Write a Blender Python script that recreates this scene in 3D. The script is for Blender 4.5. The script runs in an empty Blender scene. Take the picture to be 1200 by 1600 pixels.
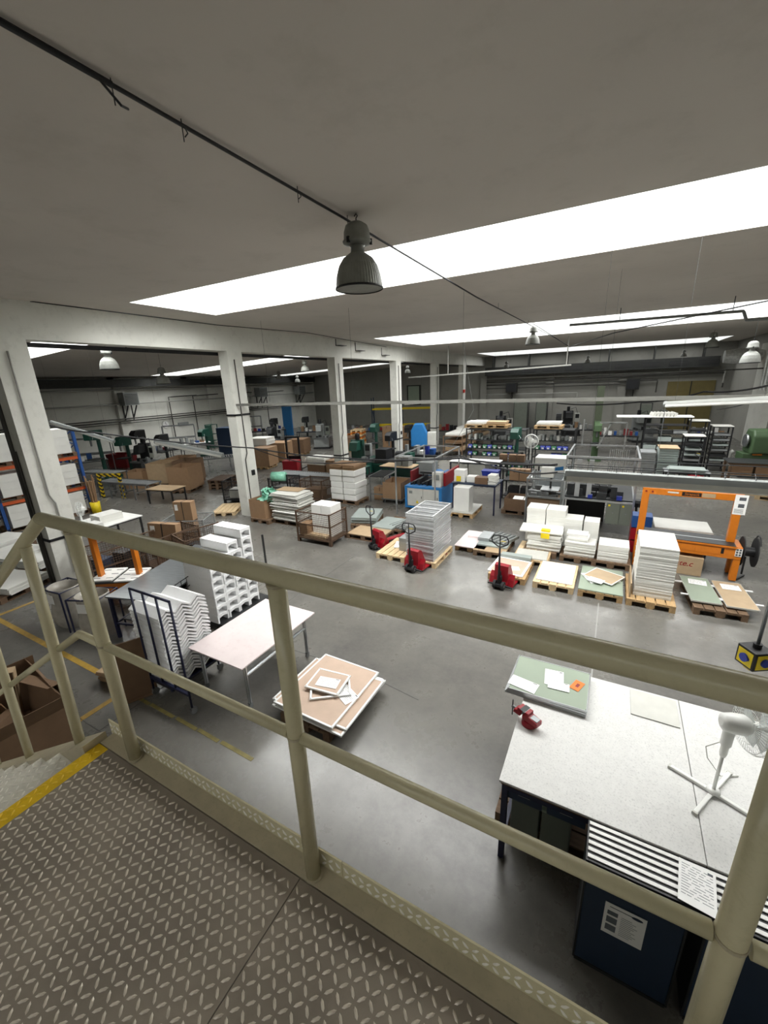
import bpy, math, random
from mathutils import Matrix, Vector, Euler
random.seed(7)
sc = bpy.context.scene
COL = sc.collection

# ------------------------------------------------------------------ camera, sky, light, exposure
CAM_H = 4.3
RT, UP, FW = Vector((0.877241, 0.478573, -0.037615)), Vector((-0.111414, 0.279189, 0.953751)), Vector((-0.466942, 0.832479, -0.298236))
FPX = 643.78                                  # focal length in pixels of the 1200x1600 frame
cam = bpy.data.cameras.new('camera'); camo = bpy.data.objects.new('camera', cam); COL.objects.link(camo)
cam.sensor_fit = 'VERTICAL'; cam.sensor_height = 36.0; cam.lens = FPX / 1600 * 36.0
cam.clip_start = 0.05; cam.clip_end = 300
camo.matrix_world = Matrix(((RT.x, UP.x, -FW.x, 0), (RT.y, UP.y, -FW.y, 0), (RT.z, UP.z, -FW.z, CAM_H), (0, 0, 0, 1)))
sc.camera = camo
w = bpy.data.worlds.new('sky'); sc.world = w; w.use_nodes = True
w.node_tree.nodes['Background'].inputs[0].default_value = (.80, .90, 1.0, 1)
w.node_tree.nodes['Background'].inputs[1].default_value = 1.0
sc.view_settings.view_transform = 'Standard'; sc.view_settings.look = 'None'
sc.view_settings.gamma = 1; sc.view_settings.use_curve_mapping = False
sc.view_settings.exposure = 0.25
sc.cycles.use_denoising = True
sc.cycles.max_bounces = 7; sc.cycles.diffuse_bounces = 4; sc.cycles.glossy_bounces = 3
sc.cycles.transparent_max_bounces = 8; sc.cycles.sample_clamp_indirect = 6

LX, RX, BX = -30.5, 7.0, -10.95             # left wall, right wall, face of the beam line
Y0, Y1, HZ = -8.0, 39.2, 6.2                # wall behind the camera, back wall, ceiling
def lz(x): return HZ + .0445 * (x + 11)     # the left hall's ceiling falls gently to the left
SKY_R = [(-9.7, 5.6, -5.6, -3.2), (-9.65, 5.6, 6.14, 8.47), (-9.75, 5.6, 17.05, 22.5), (-9.85, 5.6, 33.0, 38.4)]
SKY_L = [(-21.3, -12.6, 7.0, 8.65), (-28.8, -12.6, 18.8, 20.9), (-29.6, -12.6, 31.6, 33.7)]
def daylight(x0, x1, y0, y1, z, watt_m2):
    l = bpy.data.lights.new('skylight_daylight', 'AREA'); l.shape = 'RECTANGLE'
    l.size, l.size_y = x1 - x0 - .1, y1 - y0 - .1
    l.energy = watt_m2 * l.size * l.size_y; l.color = (1.0, .985, .97)
    o = bpy.data.objects.new('skylight_daylight', l); COL.objects.link(o); o.location = ((x0 + x1) / 2, (y0 + y1) / 2, z)
for k, s in enumerate(SKY_R): daylight(*s, HZ + 1.45, (8, 34, 16, 6)[k])
for k, s in enumerate(SKY_L): daylight(*s, lz(s[1]) + 1.35, (24, 22, 9)[k])

# ------------------------------------------------------------------ pixel helpers: where a sight line meets a real plane
def ray(px, py): return FW + (px - 600) / FPX * RT - (py - 800) / FPX * UP
def onZ(px, py, z=0): d = ray(px, py); t = (z - CAM_H) / d.z; return d.x * t, d.y * t
def onY(px, py, y): d = ray(px, py); t = y / d.y; return d.x * t, CAM_H + d.z * t
def onX(px, py, x): d = ray(px, py); t = x / d.x; return d.y * t, CAM_H + d.z * t

# ------------------------------------------------------------------ materials
def lin(h):
    c = [int(h[i:i + 2], 16) / 255 for i in (0, 2, 4)]
    return tuple(x / 12.92 if x <= .04045 else ((x + .055) / 1.055) ** 2.4 for x in c) + (1,)
MATS = {}
def M(name, col, rough=.55, metal=0.0, var=.10, scale=5.0, bump=0.0, spec=.5, alpha=1.0, stretch=None, dirt=None, dirt_amt=.5):
    m = bpy.data.materials.new(name); m.use_nodes = True; nt = m.node_tree; b = nt.nodes['Principled BSDF']
    b.inputs['Roughness'].default_value = rough; b.inputs['Metallic'].default_value = metal
    b.inputs['Specular IOR Level'].default_value = spec
    c = lin(col)
    tc = nt.nodes.new('ShaderNodeTexCoord'); vec = tc.outputs['Object']
    if stretch:
        mp = nt.nodes.new('ShaderNodeMapping'); mp.inputs['Scale'].default_value = stretch
        nt.links.new(vec, mp.inputs['Vector']); vec = mp.outputs['Vector']
    n = nt.nodes.new('ShaderNodeTexNoise'); n.inputs['Scale'].default_value = scale; n.inputs['Detail'].default_value = 6
    nt.links.new(vec, n.inputs['Vector'])
    r = nt.nodes.new('ShaderNodeValToRGB')
    r.color_ramp.elements[0].position = .3; r.color_ramp.elements[1].position = .7
    r.color_ramp.elements[0].color = tuple(x * (1 - var) for x in c[:3]) + (1,)
    r.color_ramp.elements[1].color = tuple(min(1, x * (1 + var)) for x in c[:3]) + (1,)
    nt.links.new(n.outputs['Fac'], r.inputs['Fac']); out = r.outputs['Color']
    if dirt:
        n2 = nt.nodes.new('ShaderNodeTexNoise'); n2.inputs['Scale'].default_value = scale * 4.3; n2.inputs['Detail'].default_value = 8
        n2.inputs['Roughness'].default_value = .7
        nt.links.new(vec, n2.inputs['Vector'])
        r2 = nt.nodes.new('ShaderNodeValToRGB'); r2.color_ramp.elements[0].position = .52; r2.color_ramp.elements[1].position = .80
        r2.color_ramp.elements[0].color = (0, 0, 0, 1); r2.color_ramp.elements[1].color = (dirt_amt,) * 3 + (1,)
        nt.links.new(n2.outputs['Fac'], r2.inputs['Fac'])
        mx = nt.nodes.new('ShaderNodeMixRGB'); mx.inputs['Color2'].default_value = lin(dirt)
        nt.links.new(r2.outputs['Color'], mx.inputs['Fac']); nt.links.new(out, mx.inputs['Color1']); out = mx.outputs['Color']
    nt.links.new(out, b.inputs['Base Color'])
    if bump:
        bp = nt.nodes.new('ShaderNodeBump'); bp.inputs['Strength'].default_value = bump; bp.inputs['Distance'].default_value = .02
        nt.links.new(n.outputs['Fac'], bp.inputs['Height']); nt.links.new(bp.outputs['Normal'], b.inputs['Normal'])
    if alpha < 1: b.inputs['Alpha'].default_value = alpha
    MATS[name] = m
    return m
M('plaster', 'cdc7bf', .9, var=.06, scale=.35, bump=.06, dirt='8f8d80', dirt_amt=.25)
M('plaster_white', 'f4f6f4', .85, var=.03, scale=.8)
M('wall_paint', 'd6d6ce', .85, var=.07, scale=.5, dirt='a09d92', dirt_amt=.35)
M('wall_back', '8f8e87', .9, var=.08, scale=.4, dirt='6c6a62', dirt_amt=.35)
M('column_paint', 'dcdcd4', .8, var=.05, scale=1.2, dirt='98958a', dirt_amt=.35)
M('cream', 'cdc5a3', .24, var=.04, scale=9, dirt='a59d78', dirt_amt=.35)
M('cream_worn', 'b3a98f', .5, var=.10, scale=12, dirt='8b8470', dirt_amt=.5)
M('plate', '8f8578', .42, .1, var=.2, scale=3.2, dirt='6f675b', dirt_amt=.45)
M('plate_worn', 'd0c6b6', .36, .2, var=.12, scale=40)
M('yellow_worn', 'f0cb35', .42, var=.08, scale=14)
M('pale_worn', 'ece8dc', .42, var=.05, scale=14)
M('plate_pale', 'd8d4c6', .45, var=.10, scale=12, dirt='9d988a', dirt_amt=.5)
M('yellow_paint', 'e0b71c', .45, var=.12, scale=14, dirt='9a7a20', dirt_amt=.5)
M('floor_yellow_worn', '847a45', .5, var=.3, scale=9, dirt='5c5a50', dirt_amt=.9)
M('floor_yellow', 'ab8a38', .5, var=.2, scale=9, dirt='6d675a', dirt_amt=.85)
M('frame_alu', 'c6c8c9', .35, .3, var=.06, scale=9)
M('tray_grey', '7c7c76', .5, .3, var=.1)
M('dark_olive', '39412f', .55, var=.1)
M('print', '666b72', .8)
M('joint', '5a5a57', .8)
M('seam_pale', '9c9c98', .7)
M('white', 'eeeeea', .5, var=.03, scale=4)
M('foam', 'f7f8f8', .8, var=.02, scale=20)
M('paper', 'f4f4f2', .7, var=.01)
M('ink', '55585c', .8)
M('white_top', 'd6d6d3', .5, var=.04, scale=14, dirt='66666a', dirt_amt=.6)
M('pink_top', 'e6d9d8', .5, var=.04, scale=2.5, dirt='c9b4b2', dirt_amt=.45)
M('panel_white', 'e2e2dc', .55, var=.04, scale=3)
M('panel_edge', 'c9c9c2', .6, var=.05, scale=8)
M('panel_green', '93a08e', .55, var=.04, scale=3)
M('panel_grey', '9aa4a0', .5, var=.05, scale=3)
M('panel_brown', 'b39d7f', .6, var=.06, scale=5)
M('panel_pinkbrown', 'c5ac98', .6, var=.06, scale=5)
M('alu', 'c4c7c9', .3, .85, var=.05, scale=9)
M('frame_white', 'eff0ee', .35, var=.02)
M('steel', '8d9091', .38, .8, var=.10, scale=6)
M('steel_top', '7a7e80', .3, .55, var=.12, scale=5, stretch=(1, 6, 1))
M('steel_dark', '3c3e3f', .45, .5, var=.12)
M('grey_paint', '868a88', .5, var=.06)
M('grey_green', '6f756b', .5, var=.06)
M('galv', 'a9adae', .42, .6, var=.08, scale=7)
M('black', '16171a', .5, var=.1)
M('rubber', '1d1d1e', .75)
M('navy', '1c2140', .45, var=.08)
M('blue', '1f4f92', .45, var=.07)
M('blue_bright', '2a79ba', .45, var=.05)
M('blue_dark', '22344c', .5, var=.06)
M('bin_blue', '24389a', .4, var=.06)
M('bin_green', '1f6a41', .4, var=.06)
M('orange', 'cd7418', .42, var=.06, dirt='a85c14', dirt_amt=.4)
M('rack_orange', 'cf5a24', .5, var=.08)
M('red', '931220', .38, var=.07)
M('red_dark', '7d1a1e', .5, var=.1)
M('machine_green', '17463a', .45, var=.08)
M('lathe_green', '41573a', .5, var=.08)
M('film_green', '86c6ac', .25, var=.15, scale=14, bump=.5)
M('wood', 'b39469', .7, var=.18, scale=5, stretch=(9, 1.2, 5), dirt='82643c', dirt_amt=.4)
M('wood_pale', 'd4bb93', .7, var=.14, scale=5, stretch=(9, 1.2, 5), dirt='a58658', dirt_amt=.35)
M('wood_dark', '6d5742', .75, var=.2, scale=5, stretch=(9, 1.2, 5))
M('cardboard', '96785a', .75, var=.06, scale=7)
M('cardboard_dark', '745b44', .75, var=.08, scale=7)
M('cardboard_pale', 'b09878', .75, var=.06, scale=7)
M('lamp_shell', '84867f', .45, .05, var=.12, scale=9)
M('lamp_pale', '92948f', .4, .05, var=.06)
M('rust', '5a4636', .7, .3, var=.25, scale=12)
M('olive', '6a5f35', .6, var=.08)
M('yellow', 'edd21c', .45, var=.04)
M('plastic_white', 'ecede9', .3, var=.02)
M('lens', 'dfe6e4', .15, .0, var=.03, alpha=.55)
M('bag', 'b3aea4', .25, var=.12, scale=9, bump=.4, alpha=.75)
M('clear', 'dfe6e4', .1, alpha=.25)
M('orange_note', 'f07a2a', .6, var=.02)
M('pipe', '4b4a46', .5, .4, var=.1)
M('pipe_pale', 'a8a8a2', .45, .3, var=.08)
M('duct', '30312f', .5, .4, var=.12)
M('foil', 'd8dad8', .35, .4, var=.2, scale=12, bump=.6)
M('exit_red', 'd83a2c', .5)
def striped(name, a, b, freq, rot):
    m = M(name, a, .5); nt = m.node_tree; bs = nt.nodes['Principled BSDF']
    tc = nt.nodes.new('ShaderNodeTexCoord'); mp = nt.nodes.new('ShaderNodeMapping'); mp.inputs['Rotation'].default_value = rot
    wv = nt.nodes.new('ShaderNodeTexWave'); wv.inputs['Scale'].default_value = freq; wv.inputs['Distortion'].default_value = 0
    r = nt.nodes.new('ShaderNodeValToRGB'); r.color_ramp.interpolation = 'CONSTANT'; r.color_ramp.elements[1].position = .5
    r.color_ramp.elements[0].color = lin(a); r.color_ramp.elements[1].color = lin(b)
    nt.links.new(tc.outputs['Object'], mp.inputs['Vector']); nt.links.new(mp.outputs['Vector'], wv.inputs['Vector'])
    nt.links.new(wv.outputs['Fac'], r.inputs['Fac']); nt.links.new(r.outputs['Color'], bs.inputs['Base Color'])
striped('hazard', 'd8b81e', '1a1a1a', 2.2, (.6, .8, .7))
# concrete floor: cloudy grey, worn patches change the gloss
def concrete():
    m = M('concrete', '74726c', .3); nt = m.node_tree; b = nt.nodes['Principled BSDF']; L = nt.links
    b.inputs['Specular IOR Level'].default_value = .6
    tc = nt.nodes.new('ShaderNodeTexCoord'); fac = None
    for sc_, rg, wt in ((.32, .6, .45), (1.6, .7, .35), (9.0, .75, .20)):
        n = nt.nodes.new('ShaderNodeTexNoise'); n.inputs['Scale'].default_value = sc_; n.inputs['Detail'].default_value = 9; n.inputs['Roughness'].default_value = rg
        L.new(tc.outputs['Object'], n.inputs['Vector'])
        k = nt.nodes.new('ShaderNodeMath'); k.operation = 'MULTIPLY_ADD'; k.inputs[1].default_value = wt; k.inputs[2].default_value = 0
        L.new(n.outputs['Fac'], k.inputs[0])
        if fac: L.new(fac, k.inputs[2])
        fac = k.outputs[0]
    r = nt.nodes.new('ShaderNodeValToRGB'); r.color_ramp.elements[0].position = .36; r.color_ramp.elements[1].position = .64
    r.color_ramp.elements[0].color = lin('4c4a47'); r.color_ramp.elements[1].color = lin('7d7b74'); L.new(fac, r.inputs[0]); L.new(r.outputs[0], b.inputs['Base Color'])
    g = nt.nodes.new('ShaderNodeMapRange'); g.inputs[1].default_value = .35; g.inputs[2].default_value = .65; g.inputs[3].default_value = .38; g.inputs[4].default_value = .20
    L.new(fac, g.inputs[0]); L.new(g.outputs[0], b.inputs['Roughness'])
concrete()

# ------------------------------------------------------------------ mesh helpers
class MB:
    def __init__(s): s.v = []; s.f = []
    def add(s, vs, fs):
        k = len(s.v); s.v += [tuple(p) for p in vs]; s.f += [tuple(i + k for i in f) for f in fs]; return s
    def box(s, x0, y0, z0, x1, y1, z1):
        return s.add([(x0, y0, z0), (x1, y0, z0), (x1, y1, z0), (x0, y1, z0), (x0, y0, z1), (x1, y0, z1), (x1, y1, z1), (x0, y1, z1)],
                     [(0, 3, 2, 1), (4, 5, 6, 7), (0, 1, 5, 4), (1, 2, 6, 5), (2, 3, 7, 6), (3, 0, 4, 7)])
    def cbox(s, c, d, rot=(0, 0, 0)):
        R = Euler(rot).to_matrix(); C = Vector(c); h = [x / 2 for x in d]; t = MB().box(-h[0], -h[1], -h[2], *h)
        return s.add([C + R @ Vector(p) for p in t.v], t.f)
    def tube(s, pts, r, n=8, closed=False):
        P = [Vector(p) for p in pts]; m = len(P); k = len(s.v); prev = None
        for i, p in enumerate(P):
            if closed: t = (P[(i + 1) % m] - P[i - 1])
            else: t = P[min(i + 1, m - 1)] - P[max(i - 1, 0)]
            t.normalize()
            a = prev - t * prev.dot(t) if prev is not None else t.cross(Vector((0, 0, 1)) if abs(t.z) < .9 else Vector((1, 0, 0)))
            if a.length < 1e-6: a = t.orthogonal()
            a.normalize(); b = t.cross(a); prev = a
            rr = r[i] if isinstance(r, (list, tuple)) else r
            s.v += [tuple(p + rr * (math.cos(2 * math.pi * j / n) * a + math.sin(2 * math.pi * j / n) * b)) for j in range(n)]
        for i in range(m if closed else m - 1):
            a0, b0 = k + i * n, k + ((i + 1) % m) * n
            s.f += [(a0 + j, a0 + (j + 1) % n, b0 + (j + 1) % n, b0 + j) for j in range(n)]
        if not closed: s.f += [tuple(k + j for j in reversed(range(n))), tuple(k + (m - 1) * n + j for j in range(n))]
        return s
    def lathe(s, prof, n=24, c=(0, 0, 0), axis='z', cap=True):
        k = len(s.v)
        for r, z in prof:
            for j in range(n):
                a = 2 * math.pi * j / n; x, y = r * math.cos(a), r * math.sin(a)
                p = (x, y, z) if axis == 'z' else ((z, x, y) if axis == 'x' else (y, z, x))
                s.v.append((p[0] + c[0], p[1] + c[1], p[2] + c[2]))
        for i in range(len(prof) - 1):
            a0, b0 = k + i * n, k + (i + 1) * n
            s.f += [(a0 + j, a0 + (j + 1) % n, b0 + (j + 1) % n, b0 + j) for j in range(n)]
        if cap: s.f += [tuple(k + j for j in reversed(range(n))), tuple(k + (len(prof) - 1) * n + j for j in range(n))]
        return s
    def prism(s, poly, a, b, axis='x'):          # a polygon pushed along an axis from a to b
        def q(p, t): return {'x': (t, p[0], p[1]), 'y': (p[0], t, p[1]), 'z': (p[0], p[1], t)}[axis]
        n = len(poly)
        return s.add([q(p, a) for p in poly] + [q(p, b) for p in poly],
                     [tuple(reversed(range(n))), tuple(range(n, 2 * n))] + [(j, (j + 1) % n, n + (j + 1) % n, n + j) for j in range(n)])
    def build(s, name, m, parent=None, smooth=False, bevel=0, loc=None, rz=0):
        me = bpy.data.meshes.new(name); me.from_pydata(s.v, [], s.f); me.update()
        me.materials.append(MATS[m] if isinstance(m, str) else m)
        o = bpy.data.objects.new(name, me); COL.objects.link(o)
        if parent is not None: o.parent = parent
        if loc is not None: o.location = loc
        o.rotation_euler.z = rz
        if smooth:
            me.polygons.foreach_set('use_smooth', [len(p.vertices) == 4 for p in me.polygons])
        if bevel:
            bv = o.modifiers.new('bevel', 'BEVEL'); bv.width = bevel; bv.segments = 2; bv.limit_method = 'ANGLE'
        return o
def tag(o, label, cat, group=None, kind=None):
    o['label'] = label; o['category'] = cat
    if group: o['group'] = group
    if kind: o['kind'] = kind
    return o
def thing(name, label, cat, loc=(0, 0, 0), rz=0, group=None):
    o = bpy.data.objects.new(name, None); COL.objects.link(o); o.empty_display_size = .1
    o.location = loc; o.rotation_euler = (0, 0, rz); return tag(o, label, cat, group)
def solo(name, mb, m, label, cat, loc=(0, 0, 0), rz=0, group=None, smooth=False, bevel=0):
    return tag(mb.build(name, m, None, smooth, bevel, loc, rz), label, cat, group)
KIDS = {}
def kids(o):
    if o.name not in KIDS: KIDS[o.name] = list(o.children)
    return KIDS[o.name]
def dup(o, loc, rz=0, label=None, group=None):
    c = o.copy(); COL.objects.link(c); c.location = loc; c.rotation_euler = (0, 0, rz)
    if label: c['label'] = label
    if group: c['group'] = group
    elif 'group' in c and label: del c['group']
    for ch in kids(o):
        d = ch.copy(); COL.objects.link(d); d.parent = c
        for g in kids(ch):
            e = g.copy(); COL.objects.link(e); e.parent = d
    return c
class Maker:                                     # builds the first of a kind, copies the later ones
    def __init__(s, fn): s.fn = fn; s.first = {}
    def __call__(s, key, loc, rz, label, group=None):
        if key not in s.first:
            o = s.fn(key); o.location = loc; o.rotation_euler = (0, 0, rz); o['label'] = label
            if group: o['group'] = group
            s.first[key] = o; return o
        return dup(s.first[key], loc, rz, label, group)
def structure(name, mb, m, smooth=False, label=None):
    o = mb.build(name, m, None, smooth); o['kind'] = 'structure'
    if label: o['label'] = label
    return o
def rib(a, b, w=.03):                            # square bar between two points
    a, b = Vector(a), Vector(b); return a, b, w
def bar(mb, a, b, w=.03, h=None):
    a, b = Vector(a), Vector(b); d = b - a; L = d.length; h = h or w
    q = d.to_track_quat('X', 'Z').to_matrix(); c = (a + b) / 2; t = MB().box(-L / 2, -w / 2, -h / 2, L / 2, w / 2, h / 2)
    return mb.add([c + q @ Vector(p) for p in t.v], t.f)
def bars(m, pairs, w=.03):
    for a, b in pairs: bar(m, a, b, w)
    return m
def text_mesh(name, body, size, m, parent, loc, rot, slant=0.0):
    cu = bpy.data.curves.new(name, 'FONT'); cu.body = body; cu.size = size; cu.extrude = .001; cu.align_x = 'CENTER'; cu.align_y = 'CENTER'; cu.shear = slant
    t_ = bpy.data.objects.new(name, cu); me = bpy.data.meshes.new_from_object(t_); bpy.data.objects.remove(t_); me.materials.clear(); me.materials.append(MATS[m]); o = bpy.data.objects.new(name, me); COL.objects.link(o); o.parent = parent; o.location = loc; o.rotation_euler = rot
    return o
def paper(x, y, z, w, h, rz, label, group=None, lines=9, seed=0, tilt=0):
    rn = random.Random(seed + int(abs(x * 97 + y * 31)))
    o = solo('paper_sheet', MB().box(-w / 2, -h / 2, 0, w / 2, h / 2, .0012), 'paper', label, 'paper', (x, y, z), rz, group)
    o.rotation_euler.y = tilt
    mb = MB()
    for i in range(lines):
        yy = h * (.40 - .78 * i / lines); a = -w * .42
        while a < w * .36:
            b = min(a + w * rn.uniform(.08, .34), w * .42)
            mb.box(a, yy, .0013, b, yy + h * .012, .0019); a = b + w * rn.uniform(.03, .12)
    mb.box(w * .28, h * .40, .0013, w * .42, h * .46, .0019)
    mb.build('printed_text', 'print', o)
    return o

# ================================================================== the hall
structure('floor', MB().box(LX, Y0, -.3, RX, Y1, 0), 'concrete')
def ceiling(x0, x1, y0, y1, holes, z):
    m = MB()
    def q(a, b, c, d):
        if b - a > .01 and d - c > .01:
            m.add([(a, c, z(a)), (b, c, z(b)), (b, d, z(b)), (a, d, z(a)), (a, c, z(a) + .001), (b, c, z(b) + .001), (b, d, z(b) + .001), (a, d, z(a) + .001)],
                  [(0, 1, 2, 3), (4, 7, 6, 5), (0, 4, 5, 1), (1, 5, 6, 2), (2, 6, 7, 3), (3, 7, 4, 0)])
    y = y0
    for hx0, hx1, hy0, hy1 in holes:
        q(x0, x1, y, hy0); q(x0, hx0, hy0, hy1); q(hx1, x1, hy0, hy1); y = hy1
    q(x0, x1, y, y1); return m
structure('ceiling', ceiling(BX - .4, RX, Y0, Y1, SKY_R, lambda x: HZ), 'plaster')
structure('ceiling', ceiling(LX, BX - .4, Y0, Y1, SKY_L, lz), 'plaster')
nwin = 0
def skylight(x0, x1, y0, y1, z):
    global nwin; nwin += 1
    m = MB(); t = .06; T = max(z(x0), z(x1)) + 1.5
    for a, b, c, d in ((x0 - t, x1 + t, y0 - t, y0), (x0 - t, x1 + t, y1, y1 + t), (x0 - t, x0, y0, y1), (x1, x1 + t, y0, y1)):
        m.add([(a, c, z(a) + .0015), (b, c, z(b) + .0015), (b, d, z(b) + .0015), (a, d, z(a) + .0015), (a, c, T), (b, c, T), (b, d, T), (a, d, T)],
              [(0, 3, 2, 1), (4, 5, 6, 7), (0, 1, 5, 4), (1, 2, 6, 5), (2, 3, 7, 6), (3, 0, 4, 7)])
    o = structure('window_%d' % nwin, m, 'plaster_white')
    MB().box(x0 - t, y0 - t, T, x1 + t, y1 + t, T + .03).build('glazing', 'lens', o)
for s in SKY_R: skylight(*s, lambda x: HZ)
for s in SKY_L: skylight(*s, lz)
structure('wall_left', MB().box(LX - .3, Y0, 0, LX, Y1, 7), 'wall_paint')
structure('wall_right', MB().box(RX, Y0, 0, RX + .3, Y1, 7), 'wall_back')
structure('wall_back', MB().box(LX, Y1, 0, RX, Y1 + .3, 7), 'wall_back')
structure('wall_front', MB().box(LX, Y0 - .3, 0, RX, Y0, 7), 'wall_paint')
structure('beam', MB().box(BX - .4, Y0, 5.45, BX, Y1, HZ - .001), 'column_paint')
for i in range(-1, 6):
    y = 3.95 + 5.83 * i
    structure('column', MB().box(-11.3, y, 0, -10.9, y + .6, 5.449), 'column_paint')
for i, px in enumerate((191, 332, 398, 472)):
    y = onX(px, 650, LX)[0]
    structure('pilaster', MB().box(LX, y - .35, 0, LX + .3, y + .35, lz(LX) - .01), 'wall_paint')
for x in (-10.9, -15.5, -20, -5.2, 0.2): structure('pilaster', MB().box(x - .3, Y1 - .22, 0, x + .3, Y1, 5.2), 'wall_back')
structure('pilaster', MB().box(RX - .3, 28.8, 0, RX, 31.6, 5.6), 'wall_paint')
# doors and window in the back wall
x0, x1 = onY(1037, 640, Y1)[0], onY(1110, 640, Y1)[0]
d = structure('door_1', MB().box(x0, Y1 - .12, 0, x1, Y1 - .001, 3.6), 'olive')
MB().box((x0 + x1) / 2 - .03, Y1 - .15, 0, (x0 + x1) / 2 + .03, Y1 - .121, 3.6).build('meeting_stile', 'duct', d)
x0, x1 = onY(637, 640, Y1)[0], onY(658, 640, Y1)[0]
d = structure('window_8', MB().box(x0, Y1 - .1, 2.1, x1, Y1 - .001, 4.0), 'duct')
MB().box(x0 + .15, Y1 - .12, 2.3, x1 - .15, Y1 - .101, 3.9).build('pane', 'panel_green', d)
# floor markings and joints
nt_ = 0
def floor_line(pts, wd, m):
    global nt_; nt_ += 1; mb = MB()
    for a, b in zip(pts, pts[1:]):
        a, b = Vector((*a, .0015)), Vector((*b, .0015)); bar(mb, a, b, wd, .003)
    structure('trim_%d' % nt_, mb, m)
floor_line([(-10.7, 2.62), (-6.0, 2.62)], .09, 'floor_yellow')
floor_line([(-10.78, 2.62), (-10.8, 5.5)], .09, 'floor_yellow')
floor_line([(-6.05, 2.66), (-6.05, .2)], .09, 'floor_yellow')
for a, b in ((-5.9, -5.45), (-5.43, -4.9), (-4.85, -4.42), (-4.40, -4.0), (-3.96, -3.4)): floor_line([(a, 2.57), (b, 2.56)], .05, 'floor_yellow_worn')
floor_line([(.12, 5.2), (.12, 8.3)], .02, 'seam_pale')
floor_line([(-10.8, 1.95), (-2.0, 1.95)], .012, 'joint')
floor_line([(-6.2, 7.0), (2, 7.0)], .012, 'joint')
floor_line([(-5.6, 1.0), (-5.6, 8.3)], .012, 'joint')
floor_line([(-2.0, 4.35), (-3.0, 4.5), (-10.5, 4.35)], .012, 'joint')

# ================================================================== steel platform with its stair head
DZ = 2.75
plat = thing('steel_platform', 'diamond plate platform with worn yellow stripe at the stair head', 'platform', (0, 0, 0))
def lozenges(m, x0, x1, y0, y1, p=.0285, plane='z', off=0.0):
    L, W, H = .0138, .0048, .0030
    i = 0; x = x0 + p / 2
    while x < x1 - p / 3:
        j = 0; y = y0 + p / 2
        while y < y1 - p / 3:
            a = math.pi / 4 if (i + j) % 2 else -math.pi / 4
            c, s_ = math.cos(a), math.sin(a); P = []
            for u, v, h in ((-L, 0, 0), (-.5 * L, -.85 * W, 0), (.5 * L, -.85 * W, 0), (L, 0, 0), (.5 * L, .85 * W, 0), (-.5 * L, .85 * W, 0), (-.45 * L, 0, H), (.45 * L, 0, H), (0, -.5 * W, H), (0, .5 * W, H)):
                X, Y = x + u * c - v * s_, y + u * s_ + v * c
                P.append((X, Y, off + h) if plane == 'z' else (X, off - h, Y))
            m.add(P, [(0, 1, 6), (1, 8, 6), (1, 2, 8), (2, 7, 8), (2, 3, 7), (3, 4, 7), (4, 9, 7), (4, 5, 9), (5, 6, 9), (5, 0, 6), (6, 8, 9), (8, 7, 9)])
            y += p; j += 1
        x += p; i += 1
    return m
seam = -.744
d_ = MB().box(-1.865, -1.6, DZ - .008, seam - .0015, .662, DZ).build('deck_plate', 'plate', plat)
lozenges(MB(), -1.865, seam, -.75, .66, off=DZ + .0002).build('raised_tread', 'plate_worn', d_)['label'] = 'worn pale raised lozenges'
d_ = MB().box(seam + .0015, -1.6, DZ - .008, 1.7, .662, DZ).build('deck_plate', 'plate', plat)
lozenges(MB(), seam, 1.1, -.75, .66, off=DZ + .0002).build('raised_tread', 'plate_worn', d_)['label'] = 'worn pale raised lozenges'
d_ = MB().box(-1.94, -1.6, DZ - .008, -1.8655, .662, DZ).build('warning_stripe', 'yellow_paint', plat); d_['label'] = 'yellow painted stripe at the platform edge'
lozenges(MB(), -1.94, -1.866, -.75, .66, off=DZ + .0002).build('raised_tread', 'yellow_worn', d_)
MB().box(-1.94, .666, DZ - .06, 1.7, .728, DZ + .001).build('edge_angle', 'cream_worn', plat)
for a, b in ((-1.96, -.62), (-.616, 1.7)):
    d_ = MB().box(a, .7285, DZ - .03, b, .7345, DZ + .072).build('toe_board', 'cream', plat)
    lozenges(MB(), a, min(b, 1.1), DZ - .025, DZ + .07, plane='y', off=.7283).build('raised_tread', 'pale_worn', d_)
m = MB()
for x in (-1.8, -.7, .4, 1.5): m.box(x - .05, -1.6, DZ - .16, x + .05, .66, DZ - .009)
m.box(-1.94, .60, DZ - .2, 1.7, .664, DZ - .0095); m.build('support_frame', 'cream_worn', plat)
for x, y in ((1.5, -1.5), (-1.7, -1.5), (1.5, .55)): MB().box(x - .05, y - .05, 0, x + .05, y + .05, DZ - .161).build('support_post', 'cream_worn', plat)
# stair going down to the left
stair = thing('steel_stair', 'cream steel stair with pale diamond plate treads leading down from the platform', 'stair', (0, 0, 0))
SL = .61
for k in range(12):
    x1 = -1.945 - .285 * k; z = DZ - .008 - .174 * (k + 1) + .035
    m = MB().box(x1 - .30, -1.1, z - .03, x1, .60, z); 
    d_ = m.build('tread', 'plate_pale', stair)
    if k < 4: lozenges(MB(), x1 - .30, x1 - .003, -.6, .6, off=z + .0002).build('raised_tread', 'pale_worn', d_)
for y in (.601, -1.14):
    MB().prism([(-1.945, DZ + .035), (-6.1, DZ + .035 - SL * 4.16), (-6.1, DZ - .3 - SL * 4.16), (-1.945, DZ - .30)], y, y + .10 if y > 0 else y + .03, 'y').build('stringer', 'cream_worn', stair)
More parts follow.
